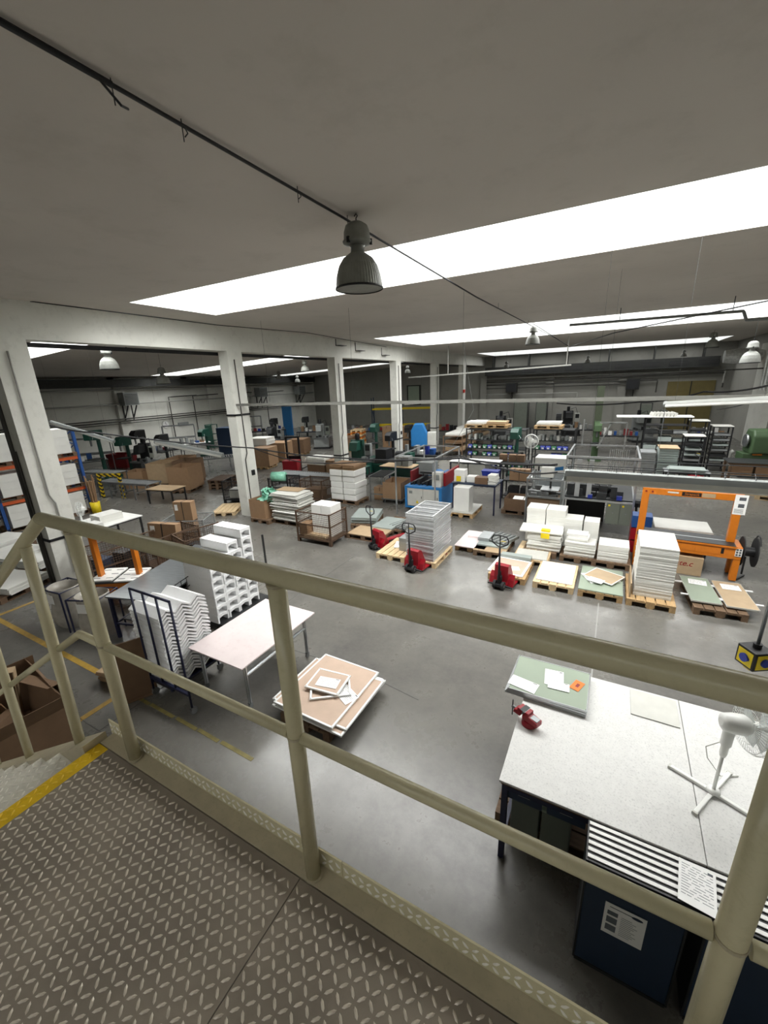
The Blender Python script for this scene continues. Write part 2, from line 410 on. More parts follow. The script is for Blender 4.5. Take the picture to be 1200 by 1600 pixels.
# guard rail
rail = thing('guardrail', 'cream tubular steel guardrail along the platform and down the stair', 'railing', (0, 0, 0))
RY, RZ, MZ = .692, 3.845, 3.335
def sm(m, name, mat='cream'): return m.build(name, mat, rail, smooth=True)
sm(MB().tube([(1.7, RY, RZ), (-1.93, RY, RZ)], .0255, 20), 'top_rail')
sm(MB().tube([(-1.925, RY, RZ), (-2.2, RY, RZ - SL * .27), (-6.2, RY, RZ - SL * 4.27)], .0255, 20), 'stair_handrail')
sm(MB().lathe([(.0, -.0256), (.013, -.022), (.022, -.013), (.0256, 0), (.022, .013), (.013, .022), (.0, .0256)], 16, (-1.928, RY, RZ)), 'elbow')
for a, b in ((1.27, .31), (.255, -.685), (-.735, -1.68)): sm(MB().tube([(a, RY, MZ), (b, RY, MZ)], .0165, 16), 'mid_rail')
sm(MB().tube([(-1.725, RY, MZ), (-1.89, RY, MZ), (-2.13, RY, MZ - SL * .24)], .0165, 16), 'mid_rail')
sm(MB().tube([(-2.17, RY, MZ - SL * .28), (-2.97, RY, MZ - SL * 1.08)], .0165, 16), 'mid_rail')
sm(MB().tube([(-3.01, RY, MZ - SL * 1.12), (-3.79, RY, MZ - SL * 1.9)], .0165, 16), 'mid_rail')
for x in (-1.705, -.71, .282, 1.29):
    p = MB().tube([(x, RY, DZ + .001), (x, RY, RZ - .02)], .0245, 20).build('post', 'cream', rail, smooth=True)
    for zz, r in ((DZ + .002, .03), (MZ, .0262), (RZ - .026, .027)): MB().lathe([(r, -.004), (r, .004)], 16, (x, RY, zz + .004)).build('weld_bead', 'cream_worn', p)
for x in (-2.15, -2.99, -3.8, -4.62): sm(MB().tube([(x, RY - .03, DZ - SL * (-1.93 - x) + .036), (x, RY, RZ - SL * (-1.93 - x) - .02)], .0225, 18), 'post')

# ================================================================== builders shared by many things
def mk_pallet(key):
    wood, small = key
    o = thing('wooden_pallet', '', 'pallet')
    if small:                                    # far away: one mesh
        m = MB()
        for i in range(5): m.box(-.4 + i * .164, -.6, .122, -.256 + i * .164, .6, .144)
        for y in (-.6, -.07, .46):
            m.box(-.4, y, .1, .4, y + .14, .122)
            for x in (-.4, -.07, .26): m.box(x, y, .022, x + .14, y + .14, .1)
        for x in (-.4, -.05, .30): m.box(x, -.6, 0, x + .1, .6, .022)
        m.build('pallet_body', wood, o); return o
    for i in range(5): MB().box(-.4 + i * .164, -.6, .122, -.256 + i * .164, .6, .144).build('deck_board', wood, o)
    for y in (-.6, -.0725, .455):
        MB().box(-.4, y, .1, .4, y + .145, .122).build('cross_board', wood, o)
        for x in (-.4, -.0725, .30): MB().box(x, y, .022, x + (.1 if abs(x) > .1 else .145), y + .145, .1).build('block', wood, o)
    for x in (-.4, -.05, .30): MB().box(x, -.6, 0, x + .1, .6, .022).build('skid', wood, o)
    return o
_pal = Maker(mk_pallet)
def pallet(x, y, label, wood='wood', rz=0, small=False, z=0, group=None): return _pal((wood, small), (x, y, z), rz, label, group)

def stack(n, size, th, x, y, z, m, name, cat, label, top_label, group, rz=0, jit=.006, gap=.001, bevel=0, mb=None, turn=.01, seed=1):
    """n single sheets, boxes or panels lying on one another; returns the height of the top"""
    rn = random.Random(seed); first = None
    for k in range(n):
        zz = z + k * (th + gap) + .0008
        L = top_label if (k == n - 1 and top_label) else label
        lo = (x + rn.uniform(-jit, jit), y + rn.uniform(-jit, jit), zz); rr = rz + rn.uniform(-turn, turn)
        if first is None:
            q = mb or MB().box(-size[0] / 2, -size[1] / 2, 0, size[0] / 2, size[1] / 2, th)
            first = o = solo(name, q, m, L, cat, lo, rr, group, bevel=bevel)
        else: o = dup(first, lo, rr, L, group)
    return z + n * (th + gap)

def mk_lamp(key):
    shell = key
    o = thing('high_bay_lamp', '', 'lamp')       # origin at the rim
    m = MB().lathe([(.285, .0), (.283, .05), (.268, .14), (.235, .24), (.18, .32), (.10, .375), (.09, .38)], 96); m.v = [(x * (1 - .012 * (i % 2)), y * (1 - .012 * (i % 2)), z) for i, (x, y, z) in enumerate(m.v)]; m.build('reflector', shell, o)
    MB().lathe([(.278, .006), (.278, .012)], 40).build('lens', 'lens', o)
    MB().lathe([(.284, -.012), (.293, -.008), (.293, .008), (.284, .014)], 40, cap=False).build('rim_ring', 'black', o, smooth=True)
    MB().lathe([(.085, .375), (.078, .44), (.095, .46)], 24).build('neck', shell, o, smooth=True)
    MB().lathe([(.10, .46), (.165, .48), (.172, .50), (.155, .52), (.152, .60), (.13, .66), (.075, .695), (.03, .70)], 32).build('gear_housing', shell, o, smooth=True)
    for a in (.4, 2.5, 4.6): MB().cbox((.165 * math.cos(a), .165 * math.sin(a), .49), (.03, .03, .06), (0, 0, a)).build('clip', 'black', o)
    MB().tube([(0, 0, .70), (0, 0, .74), (.02, 0, .76), (0, 0, .785), (-.02, 0, .76)], .007, 6).build('hook', 'black', o)
    return o
_lamp = Maker(mk_lamp)

def mk_jack(key):
    o = thing('pallet_truck', '', 'pallet truck')     # forks along +y, handle at -y
    for x in (-.18, .18):
        f = MB().prism([(-.08 + x, .06), (-.065 + x, .085), (.065 + x, .085), (.08 + x, .06)], .18, 1.25, 'y').build('fork', 'red', o)
        MB().lathe([(.035, -.05), (.035, .05)], 14, (x, 1.1, .036), 'x').build('load_roller', 'rubber', f)
    MB().prism([(.42, .09), (.20, .50), (.12, .53), (.06, .50), (.05, .16), (.02, .09)], -.15, .15, 'x').build('battery_cover', 'red', o)
    MB().prism([(.17, .05), (.17, .30), (.10, .20), (.06, .06)], -.265, .265, 'x').build('fork_yoke', 'red', o)
    MB().lathe([(.055, .08), (.055, .30), (.03, .31), (.03, .40)], 16, (0, -.02, 0)).build('pump', 'black', o)
    for x in (-.09, .09):
        wl = MB().lathe([(.06, -.03), (.09, -.026), (.09, .026), (.06, .03)], 20, (x, -.04, .092), 'x').build('steering_wheel', 'rubber', o)
        MB().lathe([(.045, -.031), (.045, .031)], 14, (x, -.04, .092), 'x').build('hub', 'steel', wl)
    m = MB().cbox((0, -.04, .10), (.14, .16, .06)); m.build('axle_carrier', 'black', o)
    MB().tube([(-.27, .02, .05), (-.1, -.02, .09), (.1, -.02, .09), (.27, .02, .05)], .018, 8).build('foot_bar', 'black', o)
    MB().tube([(0, -.05, .22), (0, -.07, .5), (0, -.09, 1.0)], [.03, .022, .02], 12).build('handle_shaft', 'black', o, smooth=True)
    MB().tube([(0, -.09, .98), (-.06, -.09, 1.0), (-.17, -.09, 1.07), (-.18, -.09, 1.15), (-.14, -.09, 1.22), (0, -.09, 1.235), (.14, -.09, 1.22), (.18, -.09, 1.15), (.17, -.09, 1.07), (.06, -.09, 1.0)], .014, 8, True).build('handle_loop', 'black', o, smooth=True)
    MB().tube([(0, -.09, 1.0), (0, -.09, 1.235)], .012, 8).build('handle_spine', 'black', o)
    MB().tube([(0, -.09, 1.1), (.05, -.10, 1.12), (.13, -.10, 1.12)], .006, 6).build('release_lever', 'yellow', o)
    return o
_jack = Maker(mk_jack)

def wire_panel(m, a, b, z0, z1, step=.055, r=.003):
    a, b = Vector(a), Vector(b); L = (b - a).length; n = max(2, round(L / step)); k = max(2, round((z1 - z0) / step))
    for i in range(1, n): p = a.lerp(b, i / n); bar(m, (p.x, p.y, z0), (p.x, p.y, z1), r * 2)
    for j in range(1, k): z = z0 + (z1 - z0) * j / k; bar(m, (a.x, a.y, z), (b.x, b.y, z), r * 2)
    return m
def mk_cage(key):
    mt, w, d, h = key
    o = thing('mesh_cage_pallet', '', 'cage'); W, D = w / 2, d / 2
    for x in (-W, W - .08):
        for y in (-D, D - .08): MB().box(x, y, 0, x + .08, y + .08, .12).build('foot', mt, o)
    MB().box(-W, -D, .12, W, D, .17).build('base_frame', mt, o)
    for x in (-W, W - .035):
        for y in (-D, D - .035): MB().box(x, y, .17, x + .035, y + .035, h).build('corner_post', mt, o)
    for nm, a, b in (('front', (-W, -D + .015), (W, -D + .015)), ('back', (-W, D - .015), (W, D - .015)), ('side', (-W + .015, -D), (-W + .015, D)), ('side', (W - .015, -D), (W - .015, D))):
        a, b = (*a, 0), (*b, 0); m = wire_panel(MB(), a, b, .17, h - .03)
        for z in (h - .03, (h + .17) / 2): bar(m, (a[0], a[1], z), (b[0], b[1], z), .028)
        m.build('mesh_' + nm, mt, o)
    return o
_cage = Maker(mk_cage)

def carton(x, y, z, w, d, h, label, m='cardboard', rz=0, group=None, tape=True, cat='box', name='cardboard_box'):
    o = solo(name, MB().box(-w / 2, -d / 2, 0, w / 2, d / 2, h), m, label, cat, (x, y, z + .0006), rz, group, bevel=.004)
    if tape:
        MB().box(-.03, -d / 2 - .0006, h * .7, .03, d / 2 + .0006, h + .0008).build('tape', 'cardboard_dark' if m != 'white' else 'panel_edge', o)
    return o
def open_carton(x, y, z, w, d, h, label, m='cardboard', rz=0, group=None, flap=.0, ang=(2.2, 2.4, 1.9, 2.5)):
    o = thing('open_cardboard_box', label, 'box', (x, y, z), rz, group); t = .006; W, D = w / 2, d / 2
    b = MB().box(-W, -D, .0006, W, D, t)
    b.box(-W, -D, t, W, -D + t, h).box(-W, D - t, t, W, D, h).box(-W, -D + t, t, -W + t, D - t, h).box(W - t, -D + t, t, W, D - t, h)
    b.build('box_body', m, o)
    if flap:
        for k, (px, py, L, ax) in enumerate(((0, -D, w, (0, -1)), (0, D, w, (0, 1)), (-W, 0, d, (-1, 0)), (W, 0, d, (1, 0)))):
            c, s_ = math.cos(ang[k] - math.pi / 2), math.sin(ang[k] - math.pi / 2)
            e = Vector((ax[0] * s_, ax[1] * s_, c)) * flap; tvec = Vector((abs(ax[1]), abs(ax[0]), 0)) * (L / 2 - .01)
            p = Vector((px, py, h)); nn = Vector((ax[0] * c, ax[1] * c, -s_)) * .005
            v = [p - tvec, p + tvec, p + tvec + e, p - tvec + e]; v += [q + nn for q in v]
            MB().add(v, [(0, 1, 2, 3), (7, 6, 5, 4), (0, 4, 5, 1), (1, 5, 6, 2), (2, 6, 7, 3), (3, 7, 4, 0)]).build('flap', m, o)
    return o
def framed_panel(x, y, z, w, d, rz, label, board, frame='frame_white', fw=.03, th=.022, group=None, over=0.0):
    o = thing('framed_board', label, 'panel', (x, y, z + .0006), rz, group); W, D = w / 2, d / 2
    if board: MB().box(-W + fw, -D + fw, .002, W - fw, D - fw, th - .004).build('board', board, o)
    m = MB().box(-W - over, -D, 0, W + over, -D + fw, th).box(-W - over, D - fw, 0, W + over, D, th).box(-W, -D + fw, 0, -W + fw, D - fw, th).box(W - fw, -D + fw, 0, W, D - fw, th)
    m.build('frame', frame, o, bevel=.003)
    m = MB()
    for x_ in (-W + .015, W - .015):
        for y_ in (-D + .015, D - .015): m.lathe([(.006, th), (.005, th + .002)], 8, (x_, y_, 0))
    m.build('corner_screws', 'steel_dark', o)
    return o
def board(x, y, z, w, d, th, m, label, rz=0, group=None, tilt=0, name='flat_board', cat='board'):
    o = solo(name, MB().box(-w / 2, -d / 2, 0, w / 2, d / 2, th), m, label, cat, (x, y, z + .0006), rz, group, bevel=.002); o.rotation_euler.y = tilt
    return o
def strip_light(a, b, label, pale=True, hang=HZ, r=.05):
    a, b = Vector(a), Vector(b); L = (b - a).length; mid = (a + b) / 2; hang = (lz(min(a.x, b.x)) - .03) if mid.x < BX - .4 else hang - .002
    o = thing('strip_light', label, 'light fixture', mid); q = (b - a).to_track_quat('X', 'Z').to_euler(); o.rotation_euler = q
    MB().prism([(-r, .01), (-r * .8, r), (r * .8, r), (r, .01)], -L / 2, L / 2, 'x').build('housing', 'lamp_pale' if pale else 'grey_paint', o)
    MB().prism([(-r * .95, .009), (-r * .85, -r * .7), (-r * .4, -r), (r * .4, -r), (r * .85, -r * .7), (r * .95, .009)], -L / 2 + .02, L / 2 - .02, 'x').build('diffuser', 'plastic_white' if pale else 'panel_edge', o)
    for s in (-1, 1):
        MB().lathe([(r * 1.02, -.012), (r * 1.02, .012)], 12, (s * L / 2, 0, .005), 'x').build('end_cap', 'grey_paint', o)
    m = MB(); inv = q.to_matrix().inverted()
    for s in (-.4, .4):
        p = Vector((s * L, 0, r)); wp = mid + q.to_matrix() @ p
        m.tube([p, p + inv @ Vector((0, 0, hang - wp.z))], .0018, 5)
    m.build('suspension_wire', 'steel_dark', o)
    return o
def cable(pts, r, label, m='black', name='cable', n=6, sag=0.0, group=None):
    P = []
    for a, b in zip(pts, pts[1:]):
        a, b = Vector(a), Vector(b)
        for k in range(8): t = k / 8; P.append(a.lerp(b, t) - Vector((0, 0, sag * 4 * t * (1 - t))))
    P.append(Vector(pts[-1]))
    return solo(name, MB().tube(P, r, n), m, label, 'pipe' if 'pipe' in name else 'cable', group=group, smooth=True)
def leg_table(x, y, w, d, h, top_m, leg_m, label, cat='table', name='work_table', th=.03, leg=.045, rz=0, shelf=None, brace=True, edge=None):
    o = thing(name, label, cat, (x, y, 0), rz); W, D = w / 2, d / 2
    MB().box(-W, -D, h - th, W, D, h).build('table_top', top_m, o, bevel=.003)
    for sx in (-1, 1):
        for sy in (-1, 1):
            a, b = sx * (W - leg * 1.2), sy * (D - leg * 1.2)
            MB().box(a - leg / 2, b - leg / 2, 0, a + leg / 2, b + leg / 2, h - th - .0005).build('leg', leg_m, o)
    if brace:
        m = MB(); z = h - th - leg / 2 - .001; a, b = W - leg * 1.2, D - leg * 1.2
        for p, q in (((-a, -b), (a, -b)), ((-a, b), (a, b)), ((-a, -b), (-a, b)), ((a, -b), (a, b))): bar(m, (*p, z), (*q, z), leg * .85)
        m.build('frame_rail', leg_m, o)
    if shelf: MB().box(-W + leg, -D + leg, shelf, W - leg, D - leg, shelf + .02).build('lower_shelf', leg_m, o)
    return o

# ================================================================== lower right: the big white bench and what stands on it
TB = .95
bench = thing('work_bench', 'large white speckled work bench on dark navy legs in the lower right', 'table', (.85, 3.75, 0))
MB().box(-1.39, -.92, TB - .022, .075, .86, TB).build('bench_top', 'white_top', bench, bevel=.004)
MB().box(.08, -.92, TB - .022, 1.35, .86, TB).build('bench_top', 'white_top', bench, bevel=.004)
MB().box(-1.375, -.905, TB - .05, 1.33, .845, TB - .0225).build('sub_top', 'wood_dark', bench)
for x in (-1.34, -.1, 1.28):
    for y in (-.88, .80): MB().box(x - .025, y - .025, 0, x + .025, y + .025, TB - .051).build('leg', 'navy', bench)
m = MB()
for y in (-.88, .80): bar(m, (-1.34, y, TB - .08), (1.28, y, TB - .08), .045)
for x in (-1.34, 1.28): bar(m, (x, -.88, TB - .08), (x, .80, TB - .08), .045)
for x in (-1.34, 1.28): bar(m, (x, -.88, .22), (x, .80, .22), .04)
m.build('frame_rail', 'navy', bench)
for i, x in enumerate((-1.18, -.84, -.50)):
    d = MB().box(x - .15, -.86, TB - .23, x + .15, -.3, TB - .09).build('drawer', 'blue_dark', bench, bevel=.004)
    MB().box(x - .05, -.866, TB - .15, x + .05, -.861, TB - .12).build('label_holder', 'panel_edge', d)
# things under the bench
pallet(-.02, 3.55, 'dark wooden pallet under the white work bench', 'wood_dark', math.pi / 2)
for i, x in enumerate((-.33, -.06)):
    o = thing('storage_crate', ('grey lidded crate under the bench, nearest its corner leg', 'grey lidded crate under the bench, beside the blue cabinet')[i], 'crate', (x, 3.25, .1455), 0, 'crates under the bench')
    MB().box(-.125, -.2, 0, .125, .2, .38).build('crate_body', 'grey_green', o, bevel=.01)
    MB().box(-.13, -.205, .381, .13, .205, .41).build('lid', 'panel_green', o, bevel=.006)
# blue cabinets in front of the bench
for i, (x0, x1) in enumerate(((.17, .78), (.86, 1.5))):
    o = thing('blue_cabinet', ('dark blue cabinet with a white notice on its front', 'dark blue cabinet behind the nearest guardrail post')[i], 'cabinet', (x0, 2.40, 0))
    W = x1 - x0
    MB().box(.012, .0, .03, W - .012, .395, .875).build('cabinet_body', 'blue_dark', o, bevel=.006)
    m = MB().box(0, -.004, .02, .012, .40, .90).box(W - .012, -.004, .02, W, .40, .90).box(.012, -.004, .0, W - .012, .40, .029).box(.012, -.004, .876, W - .012, .40, .90)
    m.build('edge_frame', 'steel_dark', o)
    if i == 0:
        n = MB().box(.15, -.006, .46, .40, -.0045, .77).build('notice', 'paper', o); n['label'] = 'white notice sheet'
        m = MB().box(.17, -.0068, .50, .235, -.0062, .56).box(.17, -.0068, .58, .235, -.0062, .64).box(.17, -.0068, .66, .235, -.0062, .70)
        for k in range(11): m.box(.255, -.0068, .50 + k * .018, .255 + .11 * (.6 + .4 * ((k * 7) % 5) / 5), -.0062, .503 + k * .018)
        m.box(.18, -.0068, .735, .32, -.0062, .742)
        m.build('printed_text', 'print', n)
        m = MB().lathe([(.026, -.0068), (.026, -.0062)], 20, (0, 0, 0), 'y'); m.v = [(v[0] * 1.3 + .345, v[1], v[2] * .5 + .735) for v in m.v]; m.build('logo_mark', 'blue_dark', n)
# white slats lying along the bench front
first = None
for k in range(6):
    lab = 'white slat on the black bed in front of the bench, %s' % ('nearest the bench', 'second from the bench', 'third from the bench', 'fourth from the bench', 'fifth from the bench', 'furthest from the bench')[k]
    loc = (.90, 2.795 - k * .052, .936)
    if not first: first = solo('white_batten', MB().box(-.72, -.014, 0, .72, .014, .008), 'white', lab, 'slat', loc, 0, 'white slats along the bench', bevel=.002)
    else: dup(first, loc, 0, lab, 'white slats along the bench')
solo('slat_bed', MB().box(.17, 2.50, .902, 1.63, 2.825, .934), 'black', 'black bed carrying the white slats on the blue cabinets', 'tray', group=None)
paper(.84, 2.63, .968, .21, .30, -.12, 'printed sheet lying across the white slats', lines=12)
# loose grey sheet, stacked green panels with their papers
board(.69, 4.37, TB, .42, .40, .012, 'panel_edge', 'plain light grey board flat on the white bench', 0)
g = 'green faced panels at the bench corner'
for k in range(3):
    framed_panel(-.33 + .006 * k, 4.24, TB + .001 + k * .026, .82 - .01 * k, .64, -.02 + .012 * k, ('lowest aluminium edged panel of the pile at the bench corner', 'middle aluminium edged panel of the pile at the bench corner', 'topmost green panel with papers at the bench corner')[k], 'panel_green' if k == 2 else 'steel_dark', 'alu', .012, .025, g)
TZ = TB + .08
paper(-.57, 4.05, TZ, .30, .17, -.18, 'white job sheet at the left edge of the green panel', lines=8)
paper(-.28, 4.30, TZ, .20, .27, .10, 'upper of two white sheets in the middle of the green panel', lines=8)
paper(-.22, 4.18, TZ + .0024, .22, .13, .08, 'small white slip overlapping the sheet on the green panel', lines=5)
o = solo('orange_note', MB().box(-.05, -.085, 0, .05, .085, .001), 'orange_note', 'orange sticky note on the green panel', 'note', (-.04, 4.28, TZ), -.35)
MB().box(-.012, -.03, .0012, .02, .035, .0016).build('written_mark', 'red_dark', o)
# red bench vice
o = thing('bench_vice', 'red bench vice clamped at the left edge of the white bench', 'vice', (-.42, 3.58, TB + .0006), math.pi * .86)
MB().lathe([(.075, 0), (.075, .025), (.06, .035), (.055, .05)], 20).build('swivel_base', 'red', o, smooth=True)
MB().prism([(-.11, .05), (.06, .05), (.06, .10), (.03, .115), (.03, .15), (-.01, .15), (-.01, .115), (-.11, .10)], -.045, .045, 'y').build('fixed_jaw', 'red', o, bevel=.006)
MB().prism([(.085, .06), (.17, .06), (.16, .10), (.12, .12), (.12, .15), (.085, .15)], -.045, .045, 'y').build('moving_jaw', 'red', o, bevel=.006)
MB().box(.03, -.05, .15, .0305 + .055, .05, .151).build('jaw_gap_guard', 'steel_dark', o)
MB().box(-.10, -.03, .101, -.02, .03, .113).build('anvil', 'steel', o)
MB().tube([(-.08, 0, .078), (.21, 0, .078)], .015, 10).build('spindle', 'steel', o)
MB().tube([(.205, 0, .16), (.205, 0, -.03)], .006, 8).build('handle_bar', 'steel_dark', o)
# pedestal fan standing on the bench
o = thing('pedestal_fan', 'white pedestal fan with cross base standing on the work bench', 'fan', (1.055, 3.50, TB + .0006))
for a in (-.45, 1.05, 2.72, 4.2):
    L = .31; c, s_ = math.cos(a), math.sin(a)
    m = MB().cbox((c * L / 2, s_ * L / 2, .014), (L, .032, .026), (0, 0, a)); b_ = m.build('foot_bar', 'plastic_white', o, bevel=.006)
    MB().cbox((c * (L + .004), s_ * (L + .004), .013), (.02, .038, .025), (0, 0, a)).build('end_cap', 'panel_edge', b_)
MB().lathe([(.05, .027), (.045, .045), (.024, .055)], 20).build('base_collar', 'plastic_white', o, smooth=True)
MB().lathe([(.013, .05), (.013, .42)], 14).build('pole', 'plastic_white', o, smooth=True)
MB().lathe([(.02, .40), (.027, .43), (.027, .50), (.038, .52), (.04, .64), (.03, .68)], 18).build('control_column', 'plastic_white', o, smooth=True)
HDX, HDY, HDZ = .04, .0, .735
dirv = Vector((.93, .30, -.10)).normalized(); qf = dirv.to_track_quat('Z', 'Y').to_matrix()
def onf(mb, off=Vector((HDX, HDY, HDZ))): mb.v = [tuple(off + qf @ Vector(p)) for p in mb.v]; return mb
onf(MB().lathe([(.03, -.12), (.065, -.10), (.078, -.03), (.078, .04), (.06, .075)], 24)).build('motor_housing', 'plastic_white', o, smooth=True)
cage = MB()
for r, z in ((.19, .075), (.205, .10), (.205, .14), (.19, .175), (.13, .19), (.06, .195), (.13, .07)):
    cage.tube([(r * math.cos(2 * math.pi * k / 40), r * math.sin(2 * math.pi * k / 40), z) for k in range(40)], .0022, 4, True)
for k in range(48):
    a = 2 * math.pi * k / 48; c, s_ = math.cos(a), math.sin(a)
    cage.tube([(.05 * c, .05 * s_, .197), (.13 * c, .13 * s_, .19), (.19 * c, .19 * s_, .175), (.206 * c, .206 * s_, .12), (.19 * c, .19 * s_, .075), (.06 * c, .06 * s_, .068)], .0014, 4)
onf(cage).build('guard', 'plastic_white', o)
for k in range(4):
    a = math.pi / 2 * k + .3; P = []
    for r, wdt in ((.03, .02), (.10, .06), (.165, .07)):
        for t, zz in ((-1, .02), (1, -.015)): P.append((r * math.cos(a) - t * wdt * math.sin(a), r * math.sin(a) + t * wdt * math.cos(a), .125 + zz))
    P += [(x, y, z + .003) for x, y, z in P]
    onf(MB().add(P, [(0, 1, 3, 2), (2, 3, 5, 4), (6, 8, 9, 7), (8, 10, 11, 9), (0, 2, 8, 6), (2, 4, 10, 8), (1, 7, 9, 3), (3, 9, 11, 5), (0, 6, 7, 1), (4, 5, 11, 10)])).build('blade', 'lens', o)
onf(MB().lathe([(.03, .10), (.03, .20), (.02, .205)], 16)).build('hub', 'plastic_white', o, smooth=True)
MB().tube([(.0, .03, .53), (-.10, .05, .40), (-.06, .10, .25), (.08, .20, .02), (.22, .28, .006)], .004, 6).build('power_cord', 'panel_edge', o, smooth=True)
# hanging power drop with a yellow and black socket cube
bx, by, bz = onY(1183, 1012, 4.0)[0], 4.0, onY(1183, 1012, 4.0)[1]
o = thing('socket_cube', 'yellow and black hanging power socket cube with blue sockets', 'socket box', (bx, by, bz), .55)
MB().box(-.085, -.085, -.17, .085, .085, 0).build('cube_body', 'black', o, bevel=.008)
for k in range(4):
    a = math.pi / 2 * k; R = Matrix.Rotation(a, 3, 'Z')
    f = MB().box(-.066, -.0885, -.15, .066, -.0855, -.02); f.v = [tuple(R @ Vector(v)) for v in f.v]; f = f.build('socket_face', 'yellow', o)
    s2 = MB().lathe([(.036, -.104), (.036, -.089)], 18, (0, 0, -.085), 'y'); s2.v = [tuple(R @ Vector(v)) for v in s2.v]; s2.build('socket', 'bin_blue', f)
MB().lathe([(.03, .0), (.03, .04)], 14).build('gland', 'black', o)
MB().tube([(0, 0, .03), (.03, .02, 1.2), (.05, .02, HZ - bz - .001)], .013, 10).build('drop_pole', 'steel', o, smooth=True)
MB().tube([(.02, .02, .03), (.06, .03, .6), (.06, .03, 1.2)], .006, 6).build('drop_cable', 'black', o, smooth=True)
m = MB().box(-.05, -.03, -.20, .05, .03, -.171); m.build('air_valve', 'yellow', o)
MB().tube([(-.1, -.02, -.085 + .0), (.14, -.10, -.09), (.2, -.1, -.12)], .02, 8).build('plug', 'bin_blue', o)

# ================================================================== pallet of framed panels, pink table
px, py = -3.10, 3.78
pallet(px, py, 'wooden pallet under the brown framed panels beside the pink table', 'wood_dark')
pf = (('bottom brown framed panel of the pile beside the pink table', -.02, .0, 1.14, 1.10, .02), ('second brown framed panel from the bottom of the pile by the pink table', .05, -.03, 1.10, 1.12, -.015), ('wide white framed panel sticking out below the top one by the pink table', .0, -.02, 1.22, .98, .0), ('big top brown framed panel on the pile beside the pink table', -.03, .0, .98, 1.16, -.015))
for k, (lab, dx, dy, w_, d_, r_) in enumerate(pf): framed_panel(px + dx, py + dy, .146 + k * .026, w_, d_, r_, lab, 'panel_pinkbrown', 'frame_white', .028, .024, 'framed panels on the near pallet')
z = .146 + 4 * .026
paper(px + .28, py - .02, z, .34, .22, -.45, 'printed sheet on the brown framed panel, half under the small frames', lines=8)
framed_panel(px + .02, py - .02, z + .002, .56, .40, .62, 'small empty white frame lying under the topmost small framed panel', None, 'frame_white', .028, .024)
framed_panel(px - .06, py + .04, z + .028, .52, .42, .12, 'topmost small brown framed panel with a printed sheet on it', 'panel_pinkbrown', 'frame_white', .028, .024)
paper(px - .04, py + .01, z + .054, .32, .19, .2, 'printed sheet on the topmost small framed panel', lines=8)

o = thing('pink_table', 'table with pale pink scratched top on aluminium profile legs', 'table', (-4.5, 3.83, 0))
MB().box(-.54, -.78, .745, .54, .78, .765).build('table_top', 'pink_top', o, bevel=.003)
def profile(m, a, b, w_=.045):                   # grooved aluminium bar
    a, b = Vector(a), Vector(b); d_ = (b - a).normalized(); s1 = d_.orthogonal().normalized(); s2 = d_.cross(s1)
    for i in (-1, 1):
        for j in (-1, 1): bar(m, a + s1 * i * w_ * .3 + s2 * j * w_ * .3, b + s1 * i * w_ * .3 + s2 * j * w_ * .3, w_ * .36)
    return bar(m, a, b, w_ * .6)
for x in (-.45, .45):
    for y in (-.66, .60):
        l = profile(MB(), (x, y, .10), (x, y, .744)).build('leg', 'alu', o)
        w_ = MB().lathe([(.03, -.014), (.04, -.01), (.04, .01), (.03, .014)], 16, (x, y, .041), 'x').cbox((x, y, .085), (.05, .05, .022)); w_.build('caster', 'steel', l)
m = MB()
for y in (-.66, .60): profile(m, (-.45, y, .70), (.45, y, .70))
for x in (-.45, .45): profile(m, (x, -.66, .55), (x, .60, .55)); profile(m, (x, -.66, .70), (x, .60, .70))
m.build('frame_rail', 'alu', o)

# ================================================================== navy rolling cart with zigzag foam, tall foam stack
o = thing('rolling_cart', 'navy tube rolling cart holding the zigzag foam sheets', 'cart', (-5.12, 3.28, 0))
MB().box(-.70, -.54, .22, .04, .24, .25).build('deck', 'steel_dark', o)
m = MB(); bars(m, [((-.43, -.56, .33), (.43, -.56, .33)), ((-.68, .26, .235), (.02, .26, .235)), ((-.43, -.56, .24), (-.43, .26, .24)), ((.02, -.56, .24), (.02, .26, .24))], .035); m.build('base_frame', 'navy', o)
for x in (-.43, -.145, .145, .43): m = MB().tube([(x, -.56, .34 if abs(x) < .4 else .12), (x, -.56, 1.76)], .015, 10).build('upright', 'navy', o, smooth=True)
MB().tube([(-.43, -.56, 1.765), (.43, -.56, 1.765)], .017, 10).build('top_bar', 'navy', o, smooth=True)
for x in (-.66, 0): MB().tube([(x, .26, .12), (x, .26, .22)], .015, 10).build('corner_leg', 'navy', o)
for x, y in ((-.43, -.56), (.43, -.56), (-.66, .26), (0, .26)):
    c = MB().lathe([(.04, -.014), (.055, -.01), (.055, .01), (.04, .014)], 18, (x, y + .02, .056), 'x').build('caster', 'steel', o)
    MB().cbox((x, y + .005, .10), (.045, .06, .04)).build('fork', 'steel', c)
def zigzag(n, amp, per, th, y0):
    P = [(y0 + per / 2 * i, amp if i % 2 else 0) for i in range(n + 1)]
    return P + [(y, z + th) for y, z in reversed(P)]
zz = MB(); n_ = 6; prof = zigzag(n_, .085, .25, .028, -.375); k = len(prof)
zz.v = [(-.34, *p) for p in prof] + [(.34, *p) for p in prof]
for i in range(n_):
    a, b, c, d = i, i + 1, k - 2 - i, k - 1 - i
    zz.f += [(a, d, c, b), (k + a, k + b, k + c, k + d), (a, b, k + b, k + a), (c, d, k + d, k + c)]
zz.f += [(0, k, 2 * k - 1, k - 1), (n_, n_ + 1, k + n_ + 1, k + n_)]
